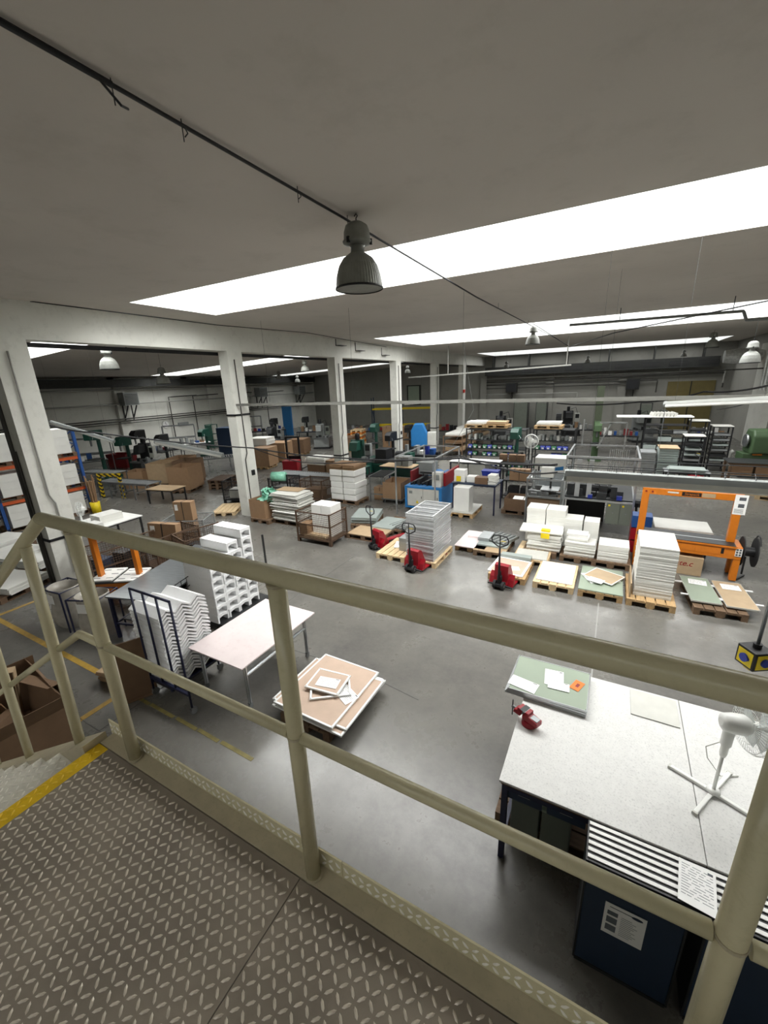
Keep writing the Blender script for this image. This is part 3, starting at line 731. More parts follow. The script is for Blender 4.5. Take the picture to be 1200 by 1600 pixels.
stack(21, (1, 1), .0535, -5.435, 3.13, .252, 'foam', 'zigzag_foam_sheet', 'foam', 'white zigzag foam sheet in the pile on the navy cart', 'topmost white zigzag foam sheet on the navy cart', 'zigzag foam sheets on the cart', mb=zz, jit=.012, turn=.006)
# tall foam stack
o = thing('foam_trolley', 'low dark dolly under the tall white foam stack', 'dolly', (-6.34, 4.97, 0))
MB().box(-.42, -.62, .09, .42, .62, .12).build('deck', 'steel_dark', o)
for x in (-.36, .36):
    for y in (-.54, .54): MB().lathe([(.04, -.015), (.04, .015)], 14, (x, y, .042), 'x').build('caster', 'rubber', o)
for x in (-.4, .4): bar(MB(), (x, .60, .12), (x, .60, 1.5), .03).build('back_post', 'black', o)
fb = MB().box(-.38, -.128, .155, .37, .128, .178)          # moulded shell: lid, ribs, back and an arched recess
fb.box(-.38, -.128, 0, .37, -.092, .155).box(-.38, .092, 0, .37, .128, .155).box(-.38, -.092, .0, .2, .092, .155)
fb.prism([(-.092, .10), (0, .125), (.092, .10), (.092, .155), (-.092, .155)], .2, .37, 'x')
ff = None
for iz in range(7):
    for iy in range(4):
        loc = (-6.42 + .005 * ((iz * 7 + iy * 3) % 4 - 1.5), 4.47 + iy * .262 , .122 + iz * .18)
        lab = 'white moulded foam shell in the tall stack behind the pink table'
        if iz == 6: lab = 'white foam shell in the top row of the tall stack, %s' % ('nearest the cart', 'second from the cart', 'third from the cart', 'furthest from the cart')[iy]
        if ff is None: ff = solo('foam_shell', fb, 'foam', lab, 'foam', loc, 0, 'moulded foam shells', bevel=.006)
        else: dup(ff, loc, 0, lab, 'moulded foam shells')
for k, (x, y, z) in enumerate(((-6.46, 4.94, 1.384), (-6.40, 5.24, 1.384), (-6.40, 5.24, 1.565))):
    dup(ff, (x, y, z), .0, ('loose foam shell lying on top of the tall white stack', 'foam shell at the back on top of the tall white stack', 'highest foam shell on the tall white stack')[k], 'moulded foam shells')

# ================================================================== left cluster beyond the cart
o = thing('steel_table', 'long steel topped table with wire side basket behind the navy cart', 'table', (-7.44, 4.66, 0), .28)
MB().box(-.55, -1.25, .83, .55, 1.25, .86).build('table_top', 'steel_top', o, bevel=.003)
for x in (-.5, .5):
    for y in (-1.2, 0, 1.2): MB().box(x - .025, y - .025, 0, x + .025, y + .025, .829).build('leg', 'navy', o)
m = MB(); bars(m, [((-.5, -1.2, .3), (.5, -1.2, .3)), ((-.5, 1.2, .3), (.5, 1.2, .3)), ((.5, -1.2, .3), (.5, 1.2, .3)), ((-.5, -1.2, .3), (-.5, 1.2, .3))], .035); m.build('frame_rail', 'navy', o)
m = MB()
for z in (.62, .80, .98): bar(m, (.62, -1.15, z), (.62, .02, z), .012)
for k in range(9): y = -1.15 + k * .145; bar(m, (.62, y, .62), (.62, y, .99), .008); bar(m, (.552, y, .62), (.62, y, .62), .008)
m.build('side_basket', 'black', o)
MB().box(-.45, -1.1, .31, .45, 1.1, .33).build('lower_shelf', 'steel_dark', o)
paper(-7.2, 5.3, .861, .32, .24, .3, 'white sheet on the long steel topped table')
board(-7.52, 5.62, .861, .7, .35, .02, 'panel_grey', 'grey board with a dark strip on the far end of the steel table', .22)
for i, (x, y, h, d_) in enumerate(((-7.0, 4.0, .24, .4), (-7.42, 4.4, .12, .8), (-7.2, 5.0, .2, .6))):
    solo('metal_tray', MB().box(-.22, -d_ / 2, 0, .22, d_ / 2, .02).box(-.22, -d_ / 2, .02, -.20, d_ / 2, h).box(.20, -d_ / 2, .02, .22, d_ / 2, h).box(-.2, -d_ / 2, .02, .2, -d_ / 2 + .02, h).box(-.2, d_ / 2 - .02, .02, .2, d_ / 2, h),
         'steel_dark', ('open metal tray on the lower shelf of the steel table, nearest end', 'shallow metal tray on the lower shelf of the steel table, second from the near end', 'open metal tray on the lower shelf of the steel table, far end')[i], 'tray', (x, y, .3306))
# orange strapping machine half hidden by the guardrail
def strap_machine(x, y, rz, W, label, detail, H=1.84, T=.80):
    o = thing('strapping_machine', label, 'machine', (x, y, 0), rz)
    A = W / 2; pw = .14 if detail else .075
    def P(n, m, mt, par=None, **k): return m.build(n, mt, par or o, **k)
    b = P('body', MB().box(-A, -.28, min(.55, T - .3), A, .28, T - .03), 'orange', bevel=.01)
    P('table_top', MB().box(-A + .01, -.30, T - .03, A - .12, .30, T), 'steel_dark', bevel=.004)
    P('strap_slot', MB().box(-A + .02, -.02, T + .0005, A - .14, .02, T + .004), 'alu')
    for xx in (-A, A - .12):
        for yy in (-.27, .15): P('leg', MB().box(xx, yy, .02, xx + .12, yy + .12, min(.549, T - .301)), 'orange', bevel=.004)
    a = P('arch', MB().box(-A, -.07, T + .001, -A + pw, .07, H).box(A - .12 - pw, -.07, T + .001, A - .12, .07, H).box(-A + pw, -.07, H - pw, A - .12 - pw, .07, H), 'orange', bevel=.008)
    if detail:
        P('edge_strip', MB().box(-A, -.305, T - .05, A - .1, -.285, T - .012), 'orange')
        P('drawer_panel', MB().box(.30 - A + .12, -.286, .57, .15, -.281, T - .08), 'orange', bevel=.002)
        P('access_panel', MB().box(.17, -.286, .57, A - .28, -.281, T - .08), 'orange', bevel=.002)
        P('grip_slot', MB().box(A - .35, -.290, .60, A - .30, -.287, .72), 'black')
        P('stop_button', MB().lathe([(.035, -.32), (.045, -.31), (.025, -.305), (.025, -.286)], 18, (-A + .30, 0, T - .15), 'y'), 'red_dark', smooth=True)
        P('warning_labels', MB().box(A - .115, -.292, .58, A - .005, -.281, T - .05), 'white')
        m = MB()
        for i in range(2):
            for j in range(3): m.box(A - .105 + .05 * i, -.294, .595 + .055 * j, A - .07 + .05 * i, -.2925, .635 + .055 * j)
        P('label_marks', m, 'ink')
        n = P('name_plate', MB().box(-.22, -.073, H - .115, .12, -.0705, H - .03), 'black')
        text_mesh('lettering', 'Strapack', .075, 'orange', n, (-.05, -.0745, H - .072), (math.pi / 2, 0, 0), .2)
        P('pale_sticker', MB().box(.13, -.073, H - .115, .36, -.0705, H - .025), 'cardboard_pale')
        P('worn_patch', MB().box(-.48, -.073, H - .08, -.28, -.0705, H - .045), 'panel_edge')
        s_ = P('notice', MB().box(A - .27, -.074, H - .42, A - .06, -.0705, H + .0), 'paper')
        m = MB().box(A - .20, -.0755, H - .12, A - .09, -.0745, H - .05).box(A - .20, -.0755, H - .27, A - .10, -.0745, H - .19)
        for k in range(5): m.box(A - .25, -.0755, H - .39 + .02 * k, A - .1, -.0745, H - .383 + .02 * k)
        P('printed_text', m, 'ink', s_)
        m = MB()
        for xx in (-A + .07, -A + .19): m.lathe([(.022, -.078), (.022, -.0705)], 14, (xx, 0, H - .075), 'y')
        P('indicator', m, 'red_dark')
        r = P('strap_reel', MB().lathe([(.10, .0), (.10, .22)], 24, (A + .02, 0, .62), 'x'), 'black')
        for zz in (0.0, .22): P('reel_flange', MB().lathe([(.06, zz - .01), (.31, zz - .01), (.31, zz + .012), (.06, zz + .012)], 36, (A + .03, 0, .62), 'x'), 'rubber', r)
        P('reel_bracket', bars(MB(), [((A - .1, .1, .62), (A + .28, .1, .62)), ((A + .12, 0, .1), (A + .12, 0, .5)), ((A + .02, -.15, .02), (A + .2, .15, .02))], .03), 'steel_dark')
        P('brake_guard', MB().tube([(A + .27, .30 * math.cos(t * .35), .62 + .36 * math.sin(t * .35)) for t in range(-3, 8)], .014, 8), 'black')
    return o
strap_machine(-8.75, 4.25, .55, .98, 'orange strapping machine half hidden behind the guardrail at left', False, 1.54, .62)
for i, (dx, dy) in enumerate(((-.28, -.10), (.22, .12))):
    o = board(-8.78 + dx, 4.22 + dy, .626, .46, .62, .03, 'white', ('left white panel with dark slots on the half hidden strapping machine', 'right white panel with dark slots on the half hidden strapping machine')[i], .55)
    m = MB()
    for a in (-.13, .13):
        for b in (-.2, 0, .2): m.box(a - .07, b - .012, .0301, a + .07, b + .012, .032)
    m.build('slots', 'steel_dark', o)
# bag stands
for i, (x, y) in enumerate(((-8.95, 3.25), (-8.05, 3.3))):
    o = thing('bag_stand', ('waste bag stand beside the column foot', 'waste bag stand beside the steel table')[i], 'bag stand', (x, y, 0), .1 + .3 * i)
    for a in (-.3, .3):
        for b in (-.25, .25): MB().tube([(a, b, 0), (a, b, .82)], .016, 8).build('leg', 'navy', o)
    MB().tube([(-.3, -.25, .82), (.3, -.25, .82), (.3, .25, .82), (-.3, .25, .82)], .016, 8, True).build('rim', 'navy', o)
    prof = [(.28, .02), (.33, .10), (.32, .3), (.30, .5), (.27, .7), (.29, .83), (.275, .84), (.25, .68), (.27, .45)]
    m = MB().lathe(prof, 24, cap=False); m.v = [(x_ * (1 + .05 * math.sin(9 * z_ + 7 * x_)), y_ * .85 * (1 + .06 * math.sin(11 * z_ + 5 * y_)), z_) for x_, y_, z_ in m.v]
    m.build('plastic_bag', 'bag', o, smooth=True)
    MB().box(-.09, -.285, .58, .12, -.281, .76).build('sign', 'paper', o)
# rusty mesh cages
_cage(('rust', 1.2, .8, .95), (-10.1, 4.75, 0), 1.45, 'rusty mesh cage standing in front of the first column')
_cage(('rust', 1.2, .8, .95), (-9.68, 5.98, 0), 1.5, 'rusty mesh cage with strapped cartons behind the half hidden machine')
_cage(('galv', 1.2, .8, .85), (-10.5, 7.15, 0), .5, 'galvanised mesh cage holding the tall upright carton')
_cage(('rust', 1.2, .8, .95), (-8.76, 6.27, 0), 1.3, 'rusty mesh cage beside the far end of the steel table')
def strapped(x, y, z, w, d, h, label, rz, tilt=0):
    o = carton(x, y, z, w, d, h, label, 'cardboard', rz, tape=False); e = .0015
    MB().box(-w * .02, -d / 2 - e, -.0004, w * .02, d / 2 + e, h + e).box(-w / 2 - e, -d / 2 - e, h * .5, w / 2 + e, d / 2 + e, h * .5 + .03).build('black_strap', 'black', o)
    MB().box(-w * .42, -d / 2 - .002, h * .78, -w * .25, -d / 2 - .0012, h * .93).build('white_label', 'paper', o)
    o.rotation_euler.x = tilt; return o
strapped(-10.5, 7.1, .172, .55, .22, 1.15, 'tall strapped carton standing upright in the galvanised cage', .35)
strapped(-9.85, 5.95, .172, .85, .20, .92, 'wide strapped carton standing in the rusty cage', .25, -.08)
for i, (x, y, h, m_) in enumerate(((-10.25, 4.6, .45, 'blue_dark'), (-9.95, 4.95, .55, 'black'), (-8.82, 6.12, .5, 'black'), (-8.68, 6.45, .35, 'cardboard_dark'))):
    carton(x, y, .172, .34, .3, h, ('dark blue crate inside the cage by the first column', 'black crate inside the cage by the first column', 'black crate inside the cage beside the steel table', 'brown carton inside the cage beside the steel table')[i], m_, .2, tape=False, cat='crate', name='crate')
# work table with white stacks and a fan, behind the first column
x, y = onZ(150, 818, .86)
leg_table(x - .1, y, 1.3, 2.0, .86, 'white', 'black', 'white topped table on black legs behind the first column', rz=.05)
zt = stack(7, (.5, .62), .028, onZ(168, 812, .86)[0], onZ(168, 812, .86)[1], .861, 'panel_white', 'flat_board', 'board', 'white board in the tall pile on the table behind the first column', 'top white board of the tall pile on the table behind the first column', 'boards on the table by the column')
stack(5, (.42, .5), .026, onZ(141, 826, .86)[0], onZ(141, 826, .86)[1], .861, 'panel_white', 'flat_board', 'board', 'white board in the low pile beside the desk fan', 'top white board of the low pile beside the desk fan', 'boards beside the desk fan')
fx, fy = onZ(128, 815, .87); o = thing('desk_fan', 'pale wire guarded desk fan beside the first column', 'fan', (fx, fy, .861), -.7)
MB().lathe([(.13, 0), (.12, .03), (.03, .05), (.025, .25)], 20).build('base', 'plastic_white', o, smooth=True)
m = MB()
for r, yy in ((.2, -.02), (.21, .03), (.19, .08), (.1, .1)): m.tube([(r * math.cos(2 * math.pi * k / 24), yy, .38 + r * math.sin(2 * math.pi * k / 24)) for k in range(24)], .004, 4, True)
for k in range(20): a = 2 * math.pi * k / 20; m.tube([(.03 * math.cos(a), -.05, .38 + .03 * math.sin(a)), (.2 * math.cos(a), -.02, .38 + .2 * math.sin(a)), (.2 * math.cos(a), .06, .38 + .2 * math.sin(a)), (.05 * math.cos(a), .1, .38 + .05 * math.sin(a))], .003, 4)
m.build('guard', 'plastic_white', o)
MB().lathe([(.18, .02), (.18, .03)], 24, (0, 0, .38), 'y').build('blade_disc', 'clear', o)
MB().lathe([(.05, .04), (.06, .1), (.04, .16)], 16, (0, 0, .38), 'y').build('motor_housing', 'plastic_white', o)
# loose cardboard by the cart and the big waste carton under the stair
m = MB().box(-.012, -.25, 0, .012, .25, .95).box(.012, -.25, 0, .06, .25, .012)
solo('cardboard_sheet', m, 'cardboard_dark', 'large folded cardboard sheet standing upright beside the navy cart', 'cardboard', (-5.72, 2.58, .0006), -.5)
stack(6, (.55, .8), .035, -6.45, 2.95, .0, 'cardboard_pale', 'cardboard_sheet', 'cardboard', 'flat cardboard sheet in the low pile behind the guardrail post', 'top flat cardboard sheet of the low pile behind the guardrail post', 'flat cardboards', rz=.2, jit=.03, turn=.08)
o = open_carton(-6.35, 1.35, 0, 1.25, 1.0, .56, 'big open carton full of waste cardboard under the stair', 'cardboard_dark', -.12, flap=.28, ang=(2.0, 1.2, 1.3, 2.1))
wst = ('tall waste cardboard sheet leaning at the back of the big carton', 'folded waste cardboard lying across the big carton', 'narrow waste cardboard strip sticking out of the big carton', 'pale waste cardboard piece at the left of the big carton', 'dark waste cardboard flap inside the big carton')
for i, (x, y, z, w_, h_, rx, rz_) in enumerate(((-6.15, 1.62, .08, .62, .72, -.18, .2), (-6.75, 1.3, .1, .75, .60, .35, .55), (-6.5, 1.5, .1, .14, .86, -.1, -.5), (-6.8, 1.1, .2, .45, .5, .3, .9), (-5.98, 1.25, .1, .5, .5, .2, -1.1))):
    q = solo('waste_cardboard', MB().box(-w_ / 2, -.006, 0, w_ / 2, .006, h_).box(-w_ / 2, -.16, h_ - .006, w_ / 2, -.0061, h_), ('cardboard_dark', 'cardboard', 'cardboard_pale', 'cardboard', 'cardboard_dark')[i], wst[i], 'cardboard', (x, y, z)); q.rotation_euler = (rx, 0, rz_)

# ================================================================== pallet racking at the far left
o = thing('pallet_rack', 'pallet rack with blue uprights and orange beams at the far left', 'rack', (-17.75, 5.2, 0))
for y in (-2.6, .05, 2.65):
    u = MB()
    for x in (-.5, .5): u.box(x - .05, y - .045, 0, x + .05, y + .045, 3.1)
    u.build('upright', 'blue', o)
    m = MB(); z = .2
    while z < 2.8: bar(m, (-.45, y, z), (.45, y, z + .4), .025); bar(m, (.45, y, z + .4), (-.45, y, z + .5), .025); z += .5
    m.build('bracing', 'blue', o)
for y0, y1 in ((-2.55, 0), (.1, 2.6)):
    for z in (1.04, 2.18):
        for x in (-.5, .5): MB().box(x - .03, y0, z - .11, x + .03, y1, z).build('beam', 'rack_orange', o)
def white_box_stack(x, y, z, w, d, h, label, n=3, group=None, m='panel_white'):
    return stack(n, (w, d), h / n - .002, x, y, z, m, 'white_carton', 'box', label, None, group or label, jit=.004, turn=.005, bevel=.004)
for z, lv in ((2.181, 'upper'), (1.041, 'middle'), (0, 'bottom')):
    for y, sd in ((5.78, 'left'), (7.22, 'right')):
        pallet(-17.6, y, 'pallet on the %s level of the rack, %s side of the bay' % (lv, sd), 'wood_dark', 0, True, z)
        h = .86 if z > 2 else .74
        stack(3, (.78, .84), h / 3 - .002, -17.55, y, z + .1455, 'panel_white', 'white_carton', 'box', 'white carton on the %s level of the pallet rack, %s side' % (lv, sd), None, 'rack cartons %s %s' % (lv, sd), jit=.003, turn=.004, bevel=.004)
# stacks of white boards on the floor by the first column
for i, (px, py, w_, d_, h_) in enumerate(((62, 868, 1.1, 1.0, .22), (22, 868, 1.2, 1.0, .30), (18, 905, 1.0, .9, .20), (5, 845, 1.0, 1.0, .25))):
    x, y = onZ(px, py, .3)
    where = ('beside the foot of the first column', 'left of the pallet beside the first column', 'nearest the stair at far left', 'furthest left under the rack')[i]
    pallet(x, y, 'pallet under the white boards, ' + where, 'wood_dark', .3, True)
    stack(int(h_ / .035), (w_, d_), .034, x, y, .146, 'panel_white', 'flat_board', 'board', 'white board in the floor pile ' + where, 'top white board of the floor pile ' + where, 'floor pile ' + where, rz=.3, jit=.02, turn=.03)

# ================================================================== the row of pallets in the aisle
FY = 9.04
pallet(-4.62, FY, 'pale wooden pallet behind the middle red pallet truck', 'wood_pale')
pallet(-3.78, FY, 'pale wooden pallet under the stack of metal frames', 'wood_pale')
board(-4.55, 9.2, .145, .55, .45, .02, 'white', 'white sheet on the pale pallet behind the middle pallet truck', .3)
fr = MB(); W, D = .36, .60
fr.box(-W, -D, 0, W, -D + .03, .042).box(-W, D - .03, 0, W, D, .042).box(-W, -D + .03, 0, -W + .03, D - .03, .042).box(W - .03, -D + .03, 0, W, D - .03, .042)
for y in (-.3, -.02, .02, .3): fr.box(-W + .03, y - .012, .01, W - .03, y + .012, .036)
zt = stack(20, (1, 1), .042, -3.80, FY + .02, .146, 'frame_alu', 'silver_framework', 'frame', 'silver metal frame in the tall stack beside the middle pallet truck', 'topmost silver metal frame of the tall stack', 'stacked metal frames', mb=fr, gap=.017, jit=.012)
stack(7, (.34, 1.0), .05, -4.36, 9.3, .146, 'galv', 'metal_profile_tray', 'tray', 'silver tray in the low pile left of the metal frames', 'top silver tray of the low pile left of the metal frames', 'silver trays')
carton(-4.42, 9.95, .0, .3, .3, 1.0, 'tall white box standing left behind the metal frames', 'white', tape=False)
pallet(-2.95, 10.35, 'wooden pallet under the pink boards behind the metal frames', 'wood', .0)
board(-2.95, 10.3, .145, .8, 1.25, .02, 'pink_top', 'large pale pink board on the pallet behind the metal frames')
board(-3.0, 10.55, .166, .42, .35, .05, 'pink_top', 'small pink block on the pale pink board', .1)
def profile_bundle(x, y, z, rz, n, L, label, top, group, m='grey_paint', th=.035):
    mb = MB().box(-.055, -L / 2, 0, .055, L / 2, .006).box(-.055, -L / 2, .006, -.048, L / 2, th).box(.048, -L / 2, .006, .055, L / 2, th)
    first = None
    c, s_ = math.cos(rz), math.sin(rz)
    for k in range(n):
        dx = (k % (n // 2) - n / 4 + .5) * .125; zz = z + (k // (n // 2)) * (th + .001) + .0006
        loc = (x + c * dx, y + s_ * dx, zz)
        if first is None: first = solo('metal_profile', mb, m, label, 'profile', loc, rz, group)
        else: dup(first, loc, rz, label, group)
pallet(-2.42, 10.2, 'dark pallet with plywood and grey profiles', 'wood_dark')
board(-2.42, 9.9, .145, .8, .6, .02, 'cardboard_pale', 'pale plywood on the dark pallet with grey profiles')
board(-2.42, 10.15, .166, .78, .5, .04, 'panel_grey', 'grey sheet under the profiles on the dark pallet')
profile_bundle(-2.30, 10.45, .21, -.35, 10, .7, 'grey metal profile in the bundle on the dark pallet', None, 'grey profiles on the dark pallet')
stack(3, (.3, .55), .03, -2.7, 10.4, .207, 'galv', 'metal_sheet', 'sheet', 'silver sheet left of the grey profiles on the dark pallet', 'top silver sheet left of the grey profiles', 'silver sheets by the profiles')
pallet(-1.42, 10.15, 'pale pallet behind the right red pallet truck', 'wood_pale', math.pi)
board(-1.42, 9.85, .145, .72, .55, .03, 'panel_edge', 'pale board on the pallet behind the right pallet truck', .05)
pallet(-1.72, FY, 'wooden pallet carried by the right red pallet truck', 'wood')
framed_panel(-1.75, 8.95, .145, .78, .86, -.06, 'brown white-framed panel on the pallet of the right pallet truck', 'panel_pinkbrown', 'frame_white', .05, .03)
paper(-1.62, 8.85, .176, .2, .2, .4, 'white slip on the brown panel of the right pallet truck')
board(-1.72, 9.48, .145, .7, .18, .1, 'panel_grey', 'row of grey offcuts at the back of the truck pallet', 0)
pallet(-.76, FY, 'pale pallet with one white board, right of the pallet truck', 'wood_pale')
board(-.76, 9.07, .145, .72, 1.02, .018, 'panel_white', 'single white board on the pale pallet')
pallet(.12, FY, 'wooden pallet under the green board and loose frames', 'wood')
board(.12, 9.05, .145, .80, 1.2, .025, 'panel_green', 'large pale green board on the pallet left of the white column')
framed_panel(.10, 9.1, .172, .62, .46, .5, 'bottom loose framed panel on the pale green board', 'panel_edge', 'frame_white', .025, .022)
framed_panel(.16, 9.15, .196, .62, .56, -.45, 'top brown framed panel on the pale green board', 'panel_brown', 'frame_white', .02, .022)
paper(.02, 8.86, .222, .30, .21, -.35, 'white sheet on the front corner of the loose brown panel')
pallet(.98, FY, 'wooden pallet under the tall white column of boards', 'wood')
zt = stack(38, (.62, 1.0), .0262, 1.0, 9.14, .146, 'panel_white', 'flat_board', 'board', 'white board in the tall column beside the orange strapping machine', 'topmost white board of the tall column', 'tall column of white boards', jit=.004, turn=.004, bevel=.002)
paper(1.08, 9.1, zt + .002, .30, .16, -.06, 'white slip on top of the tall white column')
board(.63, 8.95, .145, .022, .9, .3, 'cardboard_pale', 'brown board leaning along the left side of the tall white column')
pallet(2.03, 9.2, 'dark pallet under the green and the brown panels at right', 'wood_dark', .06)
for i, (x, m_, lab) in enumerate(((1.83, 'panel_green', 'green panel with white spacer bars at the right end of the row'), (2.36, 'panel_brown', 'brown panel with white spacer bars at the right end of the row'))):
    board(x, 9.3, .146, .44, 1.0, .03, 'panel_edge', ('lower pale panel under the green panel at right', 'lower pale panel under the brown panel at right')[i], .07)
    o = framed_panel(x, 9.3, .178, .48, 1.1, .07, lab, m_, 'panel_edge', .006, .03)
    for y_ in (-.3, .27): MB().box(-.36, y_ - .025, .008, .36, y_ + .025, .022).build('spacer_bar', 'frame_white', o)
    paper(x + .0, 9.6, .2105, .3, .24, -.05 + .1 * i, ('white sheet on the green panel at the right end of the row', 'white sheet on the brown panel at the right end of the row')[i])
# white board stacks behind the row
pallet(-1.30, 10.75, 'dark pallet under the left white board stacks', 'wood_dark')
for i, x in enumerate((-1.53, -1.05)):
    stack(9, (.46, .52), .10, x, 11.08, .146, 'panel_white', 'board_pack', 'pack', 'white board pack in the tall %s stack left of the machines' % ('left', 'right')[i], 'grey topped pack on the tall %s white stack' % ('left', 'right')[i], 'tall white packs ' + str(i), jit=.005, turn=.004, bevel=.002)
stack(14, (.78, .5), .032, -1.22, 10.48, .146, 'panel_white', 'flat_board', 'board', 'white board in the low front stack with the yellow tags', 'wide white board covering the low front stack', 'low white stack with yellow tags', jit=.02, turn=.02)
o = board(-1.32, 10.5, .612, 1.0, .62, .03, 'panel_white', 'large white board jutting out over the low front stack', .04)
carton(-1.20, 10.30, .643, .2, .13, .05, 'yellow tag block on the large white board', 'yellow', tape=False, cat='tag', name='tag_block')
carton(-1.19, 10.16, .50, .2, .02, .13, 'yellow tag hanging on the front of the low white stack', 'yellow', tape=False, cat='tag', name='tag_sheet')
pallet(-.42, 10.7, 'dark pallet under the middle white stacks', 'wood_dark')
stack(8, (.40, .48), .09, -.62, 11.0, .146, 'panel_white', 'board_pack', 'pack', 'white board pack in the tall left stack of the middle pallet', 'grey topped pack of the tall left stack on the middle pallet', 'middle white packs', jit=.004, bevel=.002)
stack(7, (.34, .44), .10, -.22, 11.02, .146, 'panel_white', 'board_pack', 'pack', 'white board pack in the tall right stack of the middle pallet', 'top pack of the tall right stack on the middle pallet', 'middle right white packs', jit=.004, bevel=.002)
stack(11, (.66, .46), .03, -.40, 10.42, .146, 'panel_white', 'flat_board', 'board', 'white board in the low front stack of the middle pallet', 'top white board of the low front stack on the middle pallet', 'middle low white stack', jit=.015)
stack(4, (.46, .30), .045, -.46, 10.42, .488, 'white', 'white_carton', 'box', 'thin white carton piled on the low front stack', 'top thin white carton of the pile on the low front stack', 'thin white cartons', jit=.03, turn=.05)
pallet(.28, 10.7, 'dark pallet beside the left post of the strapping machine', 'wood_dark')
stack(13, (.62, .55), .028, .30, 10.45, .146, 'panel_white', 'flat_board', 'board', 'white board in the low stack left of the strapping machine', 'top white board of the low stack left of the strapping machine', 'low white stack by the machine', jit=.006)
paper(.32, 10.3, .525, .2, .2, 0, 'white slip on the low stack left of the strapping machine')
strap_machine(1.68, 10.72, -.035, 1.9, 'large orange strapping machine with tall arch and black strap reel', True)
o = carton(1.55, 10.6, 0, .95, .35, .42, 'brown carton with red lettering under the strapping machine', 'cardboard_pale', -.02)
text_mesh('lettering', 'opexte.c', .17, 'red', o, (0, -.177, .26), (math.pi / 2, 0, 0), .25)
# low black table with white boards and bins behind the arch
leg_table(1.65, 12.0, 1.3, .9, .56, 'steel_dark', 'black', 'low black table under white boards behind the orange arch')
stack(4, (1.15, .86), .024, 1.75, 12.0, .561, 'panel_white', 'flat_board', 'board', 'white board on the low black table behind the orange arch', 'top scuffed white board on the low black table', 'boards on the low black table', jit=.012)
for i, (z, m_) in enumerate(((.0, 'red'), (.34, 'red'), (.66, 'blue'))):
    carton(.86, 11.55, z, .42, .4, .30, ('lowest red bin behind the left post of the orange arch', 'upper red bin behind the left post of the orange arch', 'blue bin on the red bins behind the orange arch')[i], m_, tape=False, cat='bin', name='storage_bin')
# pallet trucks
_jack('truck', (-3.85, 8.1, 0), -.16, 'red pallet truck in front of the stack of metal frames')
_jack('truck', (-1.78, 8.12, 0), -.16, 'red pallet truck in front of the framed panel, right of the metal frames')
_jack('truck', (-5.36, 8.95, 0), -.4, 'red pallet truck left of the metal frames beside the plywood pallet')
_jack('truck', (onZ(1086, 752)[0], onZ(1086, 752)[1], 0), 2.9, 'far red pallet truck parked between the dark racks')

# ================================================================== middle left of the aisle
pallet(-12.15, 9.95, 'empty pale pallet lying beside the second column', 'wood_pale', .55)
pallet(-10.0, 9.95, 'dark pallet under the cardboard carton with green film', 'wood_dark')
pallet(-9.05, 9.98, 'dark pallet under the irregular pile of large boards', 'wood_dark', math.pi / 2)
o = open_carton(-10.12, 9.8, .145, .68, .75, .62, 'open brown carton stuffed with green film beside the second column', 'cardboard')
rn = random.Random(3); m = MB()
for k in range(26):
    a = rn.uniform(0, 6.28); r = rn.uniform(.05, .32); c = (r * math.cos(a), r * math.sin(a), rn.uniform(.0, .28) + (.3 - r) * .4); L = rn.uniform(.15, .32)
    R = Euler((rn.uniform(-1, 1), rn.uniform(-1, 1), a)).to_matrix(); P = []
    for i in range(4):
        for j in range(4): P.append(Vector(c) + R @ Vector(((i / 3 - .5) * L, (j / 3 - .5) * L, rn.uniform(-.06, .06))))
    m.add(P, [(i * 4 + j, i * 4 + j + 1, i * 4 + j + 5, i * 4 + j + 4) for i in range(3) for j in range(3)])
tag(m.build('plastic_film', 'film_green', None, True, 0, (-9.95, 9.85, .72)), 'crumpled green plastic film spilling from the open carton', 'film')
m = MB(); m.lathe([(.06, -.26), (.17, -.25), (.17, .25), (.06, .26)], 24, (0, 0, 0), 'x')
o = thing('film_roll_holder', 'roll of green film on a black stand behind the second column', 'roll holder', (-10.25, 10.75, 0), .3)
bars(MB(), [((-.3, 0, 0), (-.3, 0, 1.35)), ((.3, 0, 0), (.3, 0, 1.35)), ((-.3, -.3, .02), (-.3, .3, .02)), ((.3, -.3, .02), (.3, .3, .02)), ((-.3, 0, 1.1), (.3, 0, 1.1))], .04).build('stand', 'black', o)
m.v = [(x, y, z + 1.28) for x, y, z in m.v]; m.build('film_roll', 'film_green', o, smooth=True)
rn = random.Random(11)
for k in range(22):
    w_, d_ = rn.uniform(1.0, 1.25), rn.uniform(.72, .86)
    board(-9.0 + rn.uniform(-.05, .05), 9.95 + rn.uniform(-.04, .04), .146 + k * .041, w_, d_, rn.choice((.022, .03, .038)), rn.choice(('panel_white', 'panel_edge', 'panel_edge', 'panel_white')),
          'top large board of the irregular pile beside the second column' if k == 21 else 'large board in the irregular pile beside the second column', rn.uniform(-.03, .03), 'irregular pile of boards')
board(-9.2, 10.15, .146 + 22 * .041, .9, .5, .012, 'cardboard_pale', 'brown sheet lying on the irregular pile of boards', .1)
_cage(('rust', 1.2, .85, .94), (-7.13, 9.0, 0), 0.0, 'rusty mesh cage holding white boxes in the middle of the aisle')
for i, x in enumerate((-7.2, -6.85)): stack(3, (.33, .5), .30, x, 9.12, .172, 'white', 'white_carton', 'box', 'white carton in the %s stack inside the rusty cage' % ('left', 'right')[i], 'topmost white carton of the %s stack in the rusty cage' % ('left', 'right')[i], 'white cartons in the cage %d' % i, bevel=.004)
board(-7.55, 8.85, .172, .28, .4, .35, 'cardboard', 'brown carton low inside the rusty cage', name='carton', cat='box')
board(-7.13, 8.75, .172, .75, .28, .06, 'cardboard_pale', 'flat cardboard low inside the rusty cage')
pallet(-5.98, 9.75, 'pallet with plywood top between the cage and the left pallet truck', 'wood_dark', math.pi / 2)
